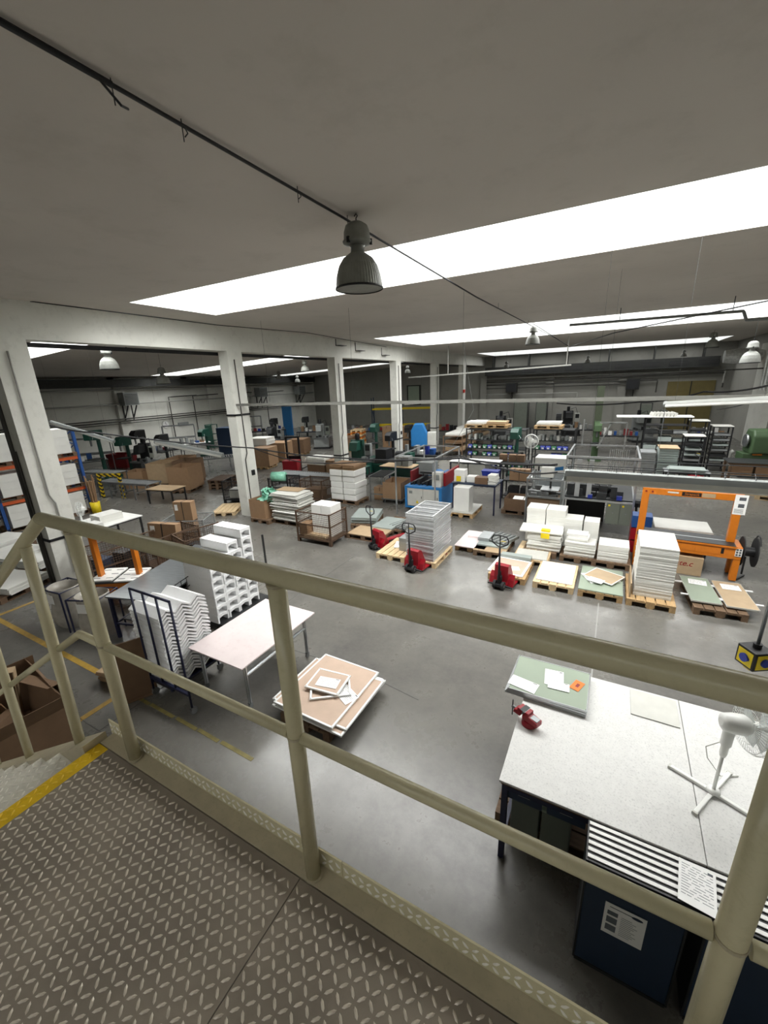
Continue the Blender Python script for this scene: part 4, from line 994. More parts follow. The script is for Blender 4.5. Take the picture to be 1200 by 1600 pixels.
board(-5.95, 9.72, .145, 1.1, .75, .02, 'cardboard_pale', 'plywood sheet on the pallet between cage and pallet truck')
pallet(-6.65, 10.75, 'dark pallet under the grey sheets behind the rusty cage', 'wood_dark', .3)
stack(7, (.8, 1.0), .03, -6.65, 10.75, .146, 'panel_grey', 'grey_sheet', 'sheet', 'grey sheet in the pile behind the rusty cage', 'top grey sheet of the pile behind the rusty cage', 'grey sheets behind the cage', rz=.3, jit=.03)
pallet(-5.55, 10.75, 'dark pallet under the grey profiles behind the left pallet truck', 'wood_dark')
board(-5.75, 10.55, .145, .7, 1.0, .06, 'panel_grey', 'grey sheet left of the profiles behind the left pallet truck')
profile_bundle(-5.2, 10.75, .146, -.3, 10, 1.0, 'grey metal profile in the fan behind the left pallet truck', None, 'grey profiles behind the truck')
# white wrapped bags on a pallet with brown boards on top
pallet(-8.62, 12.75, 'dark pallet under the white wrapped packs', 'wood_dark', math.pi / 2)
for i, x in enumerate((-8.92, -8.34)):
    stack(5, (.54, .8), .232, x, 12.72, .146, 'white', 'wrapped_pack', 'pack', 'white wrapped pack in the %s tall stack behind the rusty cage' % ('left', 'right')[i], 'top white wrapped pack of the %s tall stack' % ('left', 'right')[i], 'white packs %d' % i, bevel=.03, jit=.03, turn=.06)
    stack(9, (.5, .85), .02, x + .02, 12.72, .146 + 5 * .233 + .002, 'cardboard', 'brown_board', 'board', 'brown board on the %s stack of white packs' % ('left', 'right')[i], 'topmost brown board on the %s stack of white packs' % ('left', 'right')[i], 'brown boards %d' % i, jit=.03, turn=.04)
# small roller table and cardboard box on a dolly
o = thing('roller_table', 'small dark roller table beside the white packs', 'table', (-7.62, 13.6, 0), .1)
for x in (-.3, .3):
    for y in (-.55, .55): MB().box(x - .02, y - .02, 0, x + .02, y + .02, .95).build('leg', 'steel', o)
bars(MB(), [((-.32, -.6, .97), (-.32, .6, .97)), ((.32, -.6, .97), (.32, .6, .97)), ((-.3, -.55, .3), (.3, -.55, .3)), ((-.3, .55, .3), (.3, .55, .3))], .04).build('side_rail', 'steel', o)
m = MB()
for k in range(14): m.lathe([(.025, -.29), (.025, .29)], 10, (0, -.55 + k * .085, .98), 'x')
m.build('rollers', 'steel_dark', o)
carton(-7.62, 13.5, 0.0, .5, .4, .5, 'brown carton under the small roller table')
o = thing('dolly', 'steel dolly under the brown carton behind the left pallet truck', 'dolly', (-6.98, 13.5, 0), .05)
MB().box(-.42, -.5, .14, .42, .5, .18).build('deck', 'steel', o)
for x in (-.34, .34):
    for y in (-.42, .42): MB().lathe([(.05, -.02), (.065, -.015), (.065, .015), (.05, .02)], 14, (x, y, .066), 'x').build('caster', 'rubber', o)
open_carton(-6.98, 13.5, .181, .74, .9, .62, 'open brown carton on the steel dolly', 'cardboard', .05)

# ================================================================== machines in the middle
def machine_frame(o, w, d, h, mt='alu', t=.045, z0=0, mid=()):
    a, b = w / 2 - t / 2, d / 2 - t / 2
    for x in (-a, a):
        for y in (-b, b): MB().box(x - t / 2, y - t / 2, z0, x + t / 2, y + t / 2, h).build('frame_post', mt, o)
    m = MB()
    for z in (h - t / 2,) + tuple(mid):
        for p, q in (((-a, -b), (a, -b)), ((-a, b), (a, b)), ((-a, -b), (-a, b)), ((a, -b), (a, b))): bar(m, (*p, z), (*q, z), t * .98)
    m.build('frame_rail', mt, o)
rn = random.Random(14)
def clutter_bench(px, py, w, d, label, key, top='steel_dark', n=7, rz=1.2):
    x, y = onZ(px, py); leg_table(x, y, w, d, .85, top, 'steel_dark', label, rz=rz)
    c, s_ = math.cos(rz), math.sin(rz)
    for k in range(n):
        u = -w / 2 + .15 + (w - .3) * k / max(1, n - 1); m_ = rn.choice(('grey_paint', 'blue', 'black', 'white', 'red_dark', 'cardboard', 'galv', 'bin_blue'))
        nm = {'grey_paint': 'grey box', 'blue': 'blue box', 'black': 'black box', 'white': 'white box', 'red_dark': 'dark red box', 'cardboard': 'brown box', 'galv': 'silver box', 'bin_blue': 'bright blue box'}[m_]
        h = rn.uniform(.12, .45); carton(x + c * u, y + s_ * u, .851, rn.uniform(.12, .24), rn.uniform(.2, .4), h, nm + ' on the ' + key, m_, rz, 'boxes %s %s' % (m_, key), tape=False, name='small_box')
# blue machine with red side housings
o = thing('blue_machine', 'blue framed machine with grey doors under an aluminium guard frame', 'machine', (-5.55, 13.25, 0), .03)
MB().box(-.68, -.6, .06, .68, .6, .12).box(-.68, -.6, .78, .68, .6, .85).box(-.68, -.6, .12, -.60, .6, .78).box(.58, -.6, .12, .68, .6, .78).build('blue_frame', 'blue_bright', o, bevel=.004)
MB().box(-.599, -.56, .13, .579, .58, .779).build('cabinet_body', 'grey_paint', o)
for x0, x1 in ((-.59, -.01), (.0, .57)):
    d_ = MB().box(x0, -.585, .14, x1, -.561, .77).build('door', 'panel_edge', o, bevel=.003)
    MB().box(x1 - .06, -.592, .42, x1 - .04, -.586, .50).build('handle', 'black', d_)
    if x0 < -.3: MB().prism([(-.27, .25), (-.17, .25), (-.22, .36)], -.5875, -.5855, 'y').build('warning_triangle', 'yellow', d_); MB().box(-.52, -.5875, .58, -.40, -.5855, .68).build('type_plate', 'grey_paint', d_)
machine_frame(o, 1.42, 2.6, 2.0, 'alu', .04, 0)
MB().box(.30, -.5, .851, .62, -.2, 1.35).build('control_box', 'panel_edge', o, bevel=.006)
MB().box(.36, -.507, 1.10, .56, -.501, 1.28).build('control_panel', 'grey_paint', o)
MB().box(.64, -.3, .86, .72, 1.2, 1.3).build('side_housing', 'red', o)
MB().box(-.72, .0, .86, -.64, 1.2, 1.25).build('side_housing', 'red_dark', o)
m = MB()
for k in range(8): m.box(-.55 + k * .10, -.4 + .05 * (k % 3), .852, -.49 + k * .10, .4, .92 + .05 * (k % 4))
m.lathe([(.03, .85), (.03, 1.2)], 12, (-.3, .2, 0)).lathe([(.03, .85), (.03, 1.15)], 12, (.1, .3, 0)).box(-.4, .15, 1.15, .25, .35, 1.22)
m.build('tooling', 'steel_dark', o)
MB().box(-.5, .65, .3, .5, 1.25, .95).build('rear_cabinet', 'panel_edge', o, bevel=.01)
MB().box(-.35, .7, .951, .45, 1.2, 1.12).build('rear_cover', 'blue_bright', o, bevel=.01)
MB().box(-.66, .62, 1.0, -.1, 1.2, 1.45).build('rear_box', 'grey_paint', o, bevel=.01)
MB().lathe([(.0, 0), (.22, .005), (.22, .015), (0, .02)], 6, (.42, .4, 1.45), 'y').build('mirror_plate', 'panel_edge', o)
# framed machine left
o = thing('framed_machine', 'small machine in an aluminium frame behind the left white stacks', 'machine', (-1.58, 12.85, 0))
machine_frame(o, 1.0, 1.1, 1.5, 'steel', .05, 0, (.95,))
MB().box(-.45, -.5, .70, .45, .5, .92).build('machine_bed', 'wood_dark', o)
m = MB(); rn = random.Random(5)
for k in range(14): x, y, s_ = rn.uniform(-.4, .35), rn.uniform(-.45, .4), rn.uniform(.05, .16); m.box(x - s_, y - .05, .921, x + s_, y + .05, .94 + rn.uniform(.02, .16))
m.build('clamps', 'steel', o)
MB().cbox((.12, -.1, 1.13), (.5, .45, .02), (.05, 0, 0)).build('press_plate', 'galv', o)
MB().tube([(.12, -.1, 1.14), (.12, -.1, 1.46)], .03, 10).build('ram', 'steel_dark', o)
MB().box(-.15, -.3, 1.501, .2, -.05, 1.78).build('control_box', 'panel_edge', o)
MB().box(-.48, .45, .95, .48, .5, 1.46).build('rear_guard', 'clear', o)
MB().box(-.45, -.5, .08, .45, .5, .40).build('base_cabinet', 'black', o)
# framed machine right
o = thing('guarded_machine', 'large dark machine in an aluminium guard frame with grey green doors', 'machine', (-.18, 13.5, 0))
machine_frame(o, 1.78, 2.3, 2.2, 'alu', .05, 0, (.98,))
MB().box(-.85, -1.05, .98, .85, 1.1, 1.03).build('machine_table', 'steel_dark', o)
MB().box(-.85, -.2, .1, .2, 1.1, .95).build('machine_base', 'black', o)
for x0, x1 in ((.24, .56), (.57, .86)):
    d_ = MB().box(x0, -1.14, .36, x1, -1.10, .97).build('cabinet_door', 'grey_green', o, bevel=.003)
    MB().lathe([(.015, -1.148), (.015, -1.141)], 10, ((x0 + x1) / 2, 0, .68), 'y').build('lock', 'steel', d_)
    MB().box(x0 + .04, -1.1435, .86, x0 + .09, -1.1405, .91).build('sticker', 'yellow', d_)
MB().box(.24, -1.099, .36, .86, -.3, .97).build('cabinet_body', 'grey_green', o)
m = MB(); rn = random.Random(9)
for k in range(26):
    x, y, s_, h_ = rn.uniform(-.75, .7), rn.uniform(-.95, .9), rn.uniform(.04, .14), rn.uniform(.06, .34)
    m.box(x - s_, y - s_, 1.031, x + s_, y + s_ * .7, 1.031 + h_)
m.build('tooling', 'steel_dark', o)
m = MB().lathe([(.16, -.2), (.17, -.1), (.17, .1), (.16, .2)], 20, (.1, -.2, 1.28), 'x').lathe([(.09, -.3), (.09, .3)], 16, (.1, -.5, 1.2), 'x'); m.build('motor', 'black', o)
m = MB()
for k in range(10): m.box(.15 + .055 * k, .6, 1.4, .17 + .055 * k, .62, 2.14)
for x in (-.6, -.3): m.box(x, -1.1, 1.05, x + .12, -1.05, 2.1)
m.build('guide_bars', 'alu', o)
MB().box(-.25, -1.12, 1.032, -.14, -1.0, 1.13).build('blue_cup', 'bin_blue', o)
MB().box(.45, -1.1, 1.032, .58, -1.0, 1.14).build('small_box', 'bin_blue', o)
bars(MB(), [((-.2, .4, 2.2), (.1, .4, 2.95)), ((.5, .4, 2.2), (.5, .4, 2.95)), ((-.2, .4, 2.95), (.5, .4, 2.95)), ((-.65, .9, 2.2), (-.65, .9, 3.0))], .04).build('top_frame', 'alu', o)
m = MB().tube([(.95, -.9, .02), (.98, -.9, .5), (.95, -.85, .85)], .03, 8).lathe([(.13, .84), (.15, .95), (.12, 1.02)], 16, (.98, -.8, 0)); m.build('hose', 'black', o)
# navy table with boxes
leg_table(-3.86, 13.45, 1.5, 1.0, 1.02, 'blue_dark', 'navy', 'tall table on navy legs with white boxes and a blue bin', shelf=None)
pallet(-4.1, 13.0, 'pallet with a large board under the tall white carton below the navy table', 'wood', .02)
board(-4.1, 13.0, .145, .8, 1.18, .03, 'panel_edge', 'large pale board on the pallet below the navy table')
o = carton(-4.12, 12.75, .176, .52, .45, .80, 'tall white carton below the navy table', 'white', tape=False)
stack(4, (.36, .34), .10, -4.38, 13.25, 1.021, 'white', 'white_carton', 'box', 'white carton in the left stack on the navy table', 'top white carton of the left stack on the navy table', 'white cartons on the navy table', bevel=.003)
carton(-4.40, 13.06, 1.05, .16, .012, .18, 'yellow tag on the white cartons on the navy table', 'yellow', tape=False, cat='tag', name='tag_sheet')
carton(-3.98, 13.3, 1.021, .34, .3, .20, 'low white carton in the middle of the navy table', 'white', tape=False)
carton(-3.62, 13.15, 1.021, .42, .3, .22, 'brown carton with a pale lid on the navy table', 'cardboard_dark')
o = thing('storage_bin', 'bright blue bin at the back of the navy table', 'bin', (-3.5, 13.75, 1.021))
MB().prism([(-.22, 0), (.22, 0), (.27, .3), (-.27, .3)], -.17, .17, 'y').build('bin_body', 'bin_blue', o, bevel=.01)
MB().box(-.28, -.19, .301, .28, .19, .33).build('lid', 'bin_blue', o)
stack(11, (.26, .36), .028, -3.26, 13.2, 1.021, 'panel_white', 'white_bag', 'pack', 'white packet in the leaning stack on the navy table', 'top white packet of the leaning stack on the navy table', 'white packets', jit=.02, turn=.08)
# crate with white packs, brown cartons on a black rack
pallet(-2.4, 13.75, 'dark pallet under the brown crate with white packs', 'wood_dark', math.pi / 2, True)
o = open_carton(-2.4, 13.75, .145, 1.05, .75, .38, 'low brown crate holding white packs right of the navy table', 'cardboard_dark')
for i, x in enumerate((-2.55, -2.2)): carton(x, 13.75, .16, .32, .6, .30, ('left white pack inside the low brown crate', 'right white pack inside the low brown crate')[i], 'white', .05, tape=False, cat='pack', name='white_pack')
def shelf_rack(name, label, x, y, w, d, h, levels, mt, rz=0, cat='rack', top=True):
    o = thing(name, label, cat, (x, y, 0), rz); W, D = w / 2, d / 2
    for a in (-W, W - .05):
        for b in (-D, D - .05): MB().box(a, b, 0, a + .05, b + .05, h).build('upright', mt, o)
    for z in levels: MB().box(-W + .051, -D, z - .03, W - .051, D, z).build('shelf', mt, o)
    return o
shelf_rack('parts_rack', 'black parts rack with brown cartons behind the low crate', -2.85, 15.6, 1.2, .7, 1.15, (.12, .7), 'black')
for i, x in enumerate((-3.02, -2.66)): carton(x, 15.4, .701, .34, .3, .42, ('left brown carton on the black parts rack', 'right brown carton on the black parts rack')[i], 'cardboard')
for i, x in enumerate((-3.05, -2.6)): carton(x, 15.45, .121, .36, .4, .32, ('left dark box low on the black parts rack', 'right dark box low on the black parts rack')[i], 'black', tape=False)
# grey cabinets and white topped benches behind the navy table
leg_table(-5.1, 17.4, 2.1, .9, .95, 'white', 'navy', 'white topped bench with grey cabinets behind the navy table')
for i, x in enumerate((-5.7, -4.95)): carton(x, 17.35, 0, .7, .6, .85, ('left pale grey cabinet under the white topped bench', 'right pale grey cabinet under the white topped bench')[i], 'panel_edge', tape=False, cat='cabinet', name='cabinet')
leg_table(-3.7, 18.3, 1.4, .8, .85, 'steel_dark', 'black', 'dark bench with brown boxes right of the grey cabinets')
for i, x in enumerate((-4.1, -3.7, -3.35)): carton(x, 18.2, .851, .3, .28, .3, ('left', 'middle', 'right')[i] + ' small brown box on the dark bench right of the grey cabinets', 'cardboard_dark')
o = thing('white_machine', 'white box shaped machine with a blue band in front of the bin rack', 'machine', (-2.05, 17.6, 0))
MB().box(-.55, -.4, .1, .55, .4, .62).build('lower_body', 'blue_dark', o)
MB().box(-.58, -.42, .621, .58, .42, 1.25).build('upper_body', 'plastic_white', o, bevel=.02)
MB().prism([(-.5, .66), (.5, .80), (.5, .95), (-.2, .80)], -.424, -.421, 'y').build('blue_band', 'blue_bright', o)
for x in (-.5, .44): MB().box(x, -.35, 0, x + .06, .35, .099).build('foot', 'black', o)
# ------------------------------------------------------------------ bin racks
rn = random.Random(21)
def bin_rack(x, y, w, label, key, cols):
    o = shelf_rack('bin_rack', label, x, y, w, .9, 2.05, (.25, .75, 1.1, 1.5, 2.0), 'steel_dark')
    W = w / 2
    bn = MB().prism([(-.17, .0), (.15, .0), (.15, .17), (-.10, .17), (-.17, .10)], -.105, .105, 'x')
    bn2 = MB().prism([(-.172, .02), (-.1725, .09), (-.176, .09), (-.176, .02)], -.05, .05, 'x')
    first = {}
    n = int((w - .2) / .24)
    for lv, z in (('second', 1.101), ('third', .751), ('bottom', .251)):
        for k in range(n):
            c = cols[(k * 5 + int(z * 10)) % len(cols)]
            if rn.random() < .12: continue
            L = '%s open front bin on the %s shelf of the %s bin rack' % ({'bin_blue': 'blue', 'bin_green': 'green', 'black': 'black'}[c], lv, key)
            loc = (x - W + .22 + k * .24, y - .28, z); G = '%s bins %s %s' % (c, lv, key)
            if c not in first:
                q = solo('storage_bin', bn, c, L, 'bin', loc, 0, G); bn2.build('label_strip', 'paper', q); first[c] = q
            else: dup(first[c], loc, 0, L, G)
    first = {}
    for k in range(int(w / .16)):
        m_ = rn.choice(('galv', 'steel', 'panel_grey', 'galv', 'white')); hgt = rn.uniform(.06, .26)
        loc = (x - W + .12 + k * .16, y + rn.uniform(-.12, .08), 1.5006)
        q = solo('metal_part', MB().cbox((0, 0, hgt / 2), (rn.uniform(.08, .14), rn.uniform(.3, .6), hgt)), m_, '%s metal part lying on the upper shelf of the %s bin rack' % ({'galv': 'silver', 'steel': 'steel', 'panel_grey': 'grey', 'white': 'white'}[m_], key), 'part', loc, rn.uniform(-.04, .04), 'parts %s %s' % (m_, key))
    return o
bin_rack(-4.9, 20.3, 2.9, 'long dark bin rack left of the green column', 'left', ('bin_green', 'black', 'bin_green', 'bin_blue'))
bin_rack(-2.35, 20.6, 1.8, 'dark bin rack with blue bins right of the green column', 'right', ('bin_blue', 'bin_blue', 'bin_green'))
for i, (x, m_) in enumerate(((-5.9, 'wood'), (-5.0, 'wood'), (-2.6, 'wood'))):
    where = ('left end of the left bin rack', 'middle of the left bin rack', 'right bin rack')[i]
    pallet(x, 20.4, 'pallet lying on top at the ' + where, m_, math.pi / 2, True, z=2.05 if i < 2 else 2.05)
    stack(3, (1.0, .7), .05, x, 20.4, 2.196, ('white', 'cardboard_pale', 'panel_white')[i], 'flat_board', 'board', 'pale board on the top pallet at the ' + where, None, 'boards ' + where, jit=.03)
o = thing('pedestal_fan', 'tall white pedestal fan in front of the bin racks', 'fan', (-3.15, 19.2, 0))
MB().lathe([(.25, 0), (.24, .03), (.04, .05), (.02, .07)], 20).build('base', 'plastic_white', o); MB().lathe([(.018, .07), (.018, 1.45)], 10).build('pole', 'plastic_white', o)
m = MB()
for r, yy in ((.30, -.06), (.31, 0), (.29, .06), (.15, -.09)): m.tube([(r * math.cos(.2618 * k), yy, 1.6 + r * math.sin(.2618 * k)) for k in range(24)], .005, 4, True)
for k in range(30): a = .2094 * k; m.tube([(.05 * math.cos(a), -.1, 1.6 + .05 * math.sin(a)), (.3 * math.cos(a), -.05, 1.6 + .3 * math.sin(a)), (.3 * math.cos(a), .05, 1.6 + .3 * math.sin(a))], .004, 4)
m.build('guard', 'plastic_white', o)
for k in range(3): a = 2.094 * k; MB().cbox((.14 * math.cos(a), 0, 1.6 + .14 * math.sin(a)), (.22, .01, .14), (0, -a, 0)).build('blade', 'panel_edge', o)
MB().lathe([(.08, .06), (.09, .15), (.05, .22)], 16, (0, 0, 1.6), 'y').build('motor_housing', 'plastic_white', o)

def drill_press(x, y, h, m_, label, rz=0, r=.09, name='drill_press'):
    o = thing(name, label, 'machine', (x, y, 0), rz)
    MB().box(-.3, -.4, 0, .3, .35, .12).build('base', m_, o, bevel=.01)
    MB().lathe([(r, .12), (r, h - .05)], 18, (0, .15, 0)).build('column', m_, o)
    MB().prism([(-.5, h - .45), (.35, h - .5), (.35, h), (-.3, h), (-.5, h - .15)], -.17, .17, 'x').build('head', m_, o, bevel=.015)
    MB().lathe([(.04, h - .75), (.055, h - .45)], 12, (0, -.3, 0)).build('spindle', 'steel', o)
    MB().box(-.25, -.5, h * .45, .25, .05, h * .45 + .05).build('work_table', 'steel_dark', o)
    MB().tube([(.18, -.3, h - .3), (.30, -.45, h - .42)], .012, 6).build('lever', 'steel', o)
    return o
drill_press(-3.85, 19.4, 2.15, 'machine_green', 'green column machine between the two bin racks')
x, y = onZ(588, 716); drill_press(x, y, 2.05, 'machine_green', 'green column machine beside the third column', .2)
x, y = onZ(613, 722); drill_press(x, y, 1.7, 'black', 'black column machine right of the green one by the third column')
o = drill_press(-.75, 24.2, 2.0, 'lathe_green', 'big pale green press with a tall dark mast right of the bin racks', .1, .16, 'pillar_press')
MB().box(-.16, .32, 1.2, .16, .6, 3.75).build('mast', 'dark_olive', o)
o = thing('green_machine', 'dark green low machine left of the blue machine', 'machine', (-9.2, 17.7, 0))
MB().box(-1.1, -.4, .0, 1.1, .4, .55).build('base', 'machine_green', o, bevel=.02); MB().box(-1.0, -.3, .551, 1.0, .3, .75).build('bed', 'steel_dark', o)
MB().box(-.9, -.35, .751, -.3, .35, 1.25).build('head', 'black', o, bevel=.02); MB().lathe([(.18, 0), (.18, .4)], 18, (.1, 0, .98), 'x').build('chuck', 'steel_dark', o); MB().box(.6, -.25, .751, .95, .25, 1.1).build('tailstock', 'machine_green', o)
for k, xx in enumerate((-8.25, -7.9)): stack(5, (.3, .45), .085, xx, 16.4, .751, 'grey_paint', 'grey_tray', 'tray', 'grey tray in the %s stack on the bench left of the blue machine' % ('left', 'right')[k], None, 'grey trays %d' % k, jit=.01)
leg_table(-8.3, 16.4, 1.6, .9, .75, 'cardboard_pale', 'navy', 'bench with a brown top and grey trays left of the blue machine')
o = thing('covered_machine', 'machine under a bright blue cover beside the fourth column', 'machine', (-9.9, 22.3, 0), .3)
MB().box(-.45, -.5, 0, .45, .5, .7).build('base', 'steel_dark', o); MB().prism([(-.5, .7), (.45, .7), (.45, 1.4), (.2, 2.0), (-.3, 2.0), (-.5, 1.6)], -.3, .3, 'y').build('cover', 'blue_bright', o, bevel=.05)
MB().box(.46, -.3, .5, .95, .3, 1.5).build('grey_housing', 'panel_edge', o, bevel=.02)
# long benches with boards that run to the back
for i, (y, x) in enumerate(((24.5, -8.2), (27.6, -8.6), (30.8, -8.9))):
    w_ = ('nearest', 'middle', 'furthest')[i]
    shelf_rack('board_rack', '%s low rack of the row running to the back by the columns' % w_, x, y, 1.2, 2.7, 1.2, (.35, .8, 1.2), 'wood_dark')
    for j, z in enumerate((.351, .801, 1.201)):
        stack((4, 3, 3)[j], (1.0, 2.4), .05, x, y, z, ('cardboard_pale', 'cardboard', 'panel_white')[j], 'flat_board', 'board', 'long %s board on the %s shelf of the %s board rack' % (('pale brown', 'brown', 'white')[j], ('bottom', 'middle', 'top')[j], w_), None, 'rack boards %d %d' % (i, j), jit=.03)
# ------------------------------------------------------------------ dark racks, trolleys and lathe at the right
o = shelf_rack('sheet_rack', 'large black rack of metal sheets at the right', 2.05, 22.6, 1.7, .9, 2.4, (.3, .65, 1.0, 1.35, 1.7, 2.05, 2.4), 'black')
rn = random.Random(4)
for j, z in enumerate((.301, .651, 1.001, 1.351, 1.701)):
    for k in range(3):
        board(1.5 + k * .54, 22.5, z, .5, .7, rn.uniform(.06, .2), rn.choice(('galv', 'steel_dark', 'panel_grey', 'steel_dark')), 'metal sheet pack on shelf %s of the black sheet rack' % ('one', 'two', 'three', 'four', 'five')[j], rn.uniform(-.05, .05), 'sheet packs shelf %d' % j, name='sheet_pack', cat='sheet')
board(1.5, 22.5, 2.401, 2.9, .9, .04, 'white', 'long white board lying across the top of the black sheet rack', .02)
for k in range(7):
    q = board(1.45 + k * .13, 22.5, 2.442, .10, .8, .16, 'panel_edge', 'pale profile in the heap on top of the black sheet rack', .12, 'profiles on the sheet rack', name='pale_profile', cat='profile'); q.rotation_euler.y = .3
for i, (x, y, h) in enumerate(((3.25, 22.9, 2.2), (4.15, 23.2, 1.95), (3.0, 21.6, 1.7))):
    w_ = ('tall black tray trolley right of the sheet rack', 'right black tray trolley beside the lathe', 'front black tray trolley before the sheet rack')[i]
    lv = [.25 + .22 * k for k in range(int((h - .3) / .22))]
    shelf_rack('tray_trolley', w_, x, y, .7, .8, h, lv + [h], 'black', .0, 'trolley')
    for z in lv[1:]: board(x, y - .05, z + .001, .56, .7, .07, rn.choice(('galv', 'steel_dark', 'panel_grey')), 'metal part on the ' + w_, 0, 'trolley trays %d' % i, name='metal_part', cat='part')
    board(x, y, h + .001, .72, .82, .03, 'panel_edge', 'pale board on top of the ' + w_)
for i, (x, y, n_, m_) in enumerate(((1.95, 19.4, 15, 'panel_grey'), (1.3, 19.6, 13, 'galv'))):
    pallet(x, y, ('pallet under the neat grey stack before the dark racks', 'pallet under the silver stack before the dark racks')[i], 'wood_dark', 0, True)
    stack(n_, (.62 - .1 * i, .9), .078, x, y, .146, m_, 'metal_tray', 'tray', ('grey tray in the neat stack before the dark racks', 'silver tray in the stack left of the neat grey one')[i], (None, 'top silver tray left of the neat grey stack')[i], 'trays before the racks %d' % i, gap=.012, jit=.006)
board(1.95, 19.4, .146 + 15 * .09 + .001, .66, .95, .03, 'cardboard_pale', 'pale board topping the neat grey stack')
o = thing('lathe', 'pale green lathe against the right wall', 'machine', (5.6, 22.2, 0), .1)
MB().box(-.9, -.35, 0, 1.0, .35, .7).build('base', 'steel_dark', o, bevel=.02); MB().box(-.9, -.4, .701, .9, .4, 1.0).build('bed', 'lathe_green', o, bevel=.02)
MB().prism([(-.5, 1.0), (.45, 1.0), (.5, 1.6), (.3, 1.95), (-.35, 1.95), (-.5, 1.7)], -.7, .95, 'x').build('headstock', 'lathe_green', o, bevel=.06)
MB().lathe([(.25, .0), (.27, .05), (.2, .12)], 20, (-.85, -.1, 1.5), 'x').build('chuck', 'steel', o); MB().lathe([(.28, -.5), (.28, -.42)], 22, (.3, 0, 1.3), 'y').build('hand_wheel', 'steel', o); MB().box(-.6, -.45, .95, -.3, -.405, 1.1).build('drip_tray', 'orange', o)
leg_table(5.1, 20.3, 2.3, 1.1, .95, 'steel_dark', 'wood_dark', 'dark topped table with brown drawers in front of the lathe', leg=.08)
for i, x in enumerate((4.4, 5.1, 5.8)): carton(x, 19.95, .45, .62, .35, .36, 'brown drawer box under the dark topped table, ' + ('left', 'middle', 'right')[i], 'cardboard_dark', tape=False)
for i, (px, py) in enumerate(((1178, 772), (1200, 780))): x, y = onZ(px, py); pallet(x + .3, y, ('left pale pallet on the open floor at the right edge', 'right pale pallets stacked at the right edge')[i], 'wood_pale', 1.2, True)
x, y = onZ(1200, 780); pallet(x + .3, y, 'upper pale pallet of the pair at the right edge', 'wood_pale', 1.2, True, .146)
x, y = onZ(1090, 745); 
o = thing('cylinder_heater', 'white bent hose standing before the tray trolleys', 'hose', (onZ(1133, 735)[0], onZ(1133, 735)[1], 0))
MB().tube([(0, 0, 0), (0, 0, .5), (.05, 0, .8), (.15, 0, .9)], .09, 12).build('hose_body', 'panel_edge', o, smooth=True); MB().lathe([(.16, 0), (.14, .06)], 14).build('foot', 'steel_dark', o)

clutter_bench(962, 702, 2.2, .8, 'dark cluttered bench between the green press and the sheet rack', 'bench between the green press and the sheet rack', 'steel_dark', 8, .0)
clutter_bench(905, 690, 2.0, .8, 'cluttered bench behind the right bin rack', 'bench behind the right bin rack', 'steel_dark', 7, .0)
clutter_bench(1100, 700, 1.6, .8, 'cluttered bench behind the tray trolleys', 'bench behind the tray trolleys', 'grey_paint', 6, .0)
clutter_bench(690, 690, 2.4, .8, 'cluttered bench behind the row of board racks', 'bench behind the board racks', 'steel_dark', 8, .0)
clutter_bench(660, 735, 2.0, .8, 'dark bench behind the blue machine', 'bench behind the blue machine', 'steel_dark', 7, .0)
for i, (px, py, h, m_) in enumerate(((870, 690, 1.9, 'steel_dark'), (1030, 690, 2.0, 'dark_olive'), (768, 700, 1.6, 'steel_dark'), (640, 705, 1.7, 'black'))):
    x, y = onZ(px, py); drill_press(x, y, h, m_, ('dark column machine behind the right bin rack', 'olive column machine behind the black sheet rack', 'dark column machine behind the left bin rack', 'black column machine beside the blue covered machine')[i], .1)
# ================================================================== the left hall
def conveyor(x, y, L, w, h, rz, label, legs=4, m='steel'):
    o = thing('roller_conveyor', label, 'conveyor', (x, y, 0), rz)
    for s in (-1, 1): MB().box(-L / 2, s * w / 2 - .02, h - .08, L / 2, s * w / 2 + .02, h).build('side_rail', m, o)
    for k in range(legs):
        xx = -L / 2 + .1 + (L - .2) * k / (legs - 1)
        l = bars(MB(), [((xx, -w / 2, 0), (xx, -w / 2, h - .085)), ((xx, w / 2, 0), (xx, w / 2, h - .085)), ((xx, -w / 2, h * .4), (xx, w / 2, h * .4))], .04).build('leg', m, o)
    n = int(L / .12)
    for k in range(n): MB().lathe([(.025, -w / 2 + .025), (.025, w / 2 - .025)], 8, (-L / 2 + .06 + k * .12, 0, h - .03), 'y').build('roller', m, o)
    return o
conveyor(-18.0, 9.8, 3.0, .7, .72, .15, 'roller conveyor leaving the striped barrier in the left hall', 5)
conveyor(-20.6, 10.2, 2.2, .7, .9, .2, 'higher roller conveyor behind the striped barrier', 3)
o = thing('striped_barrier', 'yellow and black striped barrier gate at the conveyor', 'barrier', (onZ(178, 778)[0], onZ(178, 778)[1], 0), .35)
MB().box(-.55, -.04, 0, -.43, .04, .95).build('post', 'hazard', o); MB().box(.43, -.04, 0, .55, .04, .95).build('post', 'hazard', o); MB().box(-.55, -.04, .951, .55, .04, 1.07).build('cross_bar', 'hazard', o)
conveyor(-19.2, 15.6, 3.6, .9, .75, .9, 'wide roller conveyor behind the big open cartons', 4)
conveyor(-11.2, 13.5, 3.2, .8, .75, .05, 'roller conveyor behind the irregular pile of boards', 4)
leg_table(-10.0, 15.0, 1.5, .9, .85, 'machine_green', 'steel_dark', 'green topped table behind the white wrapped packs')
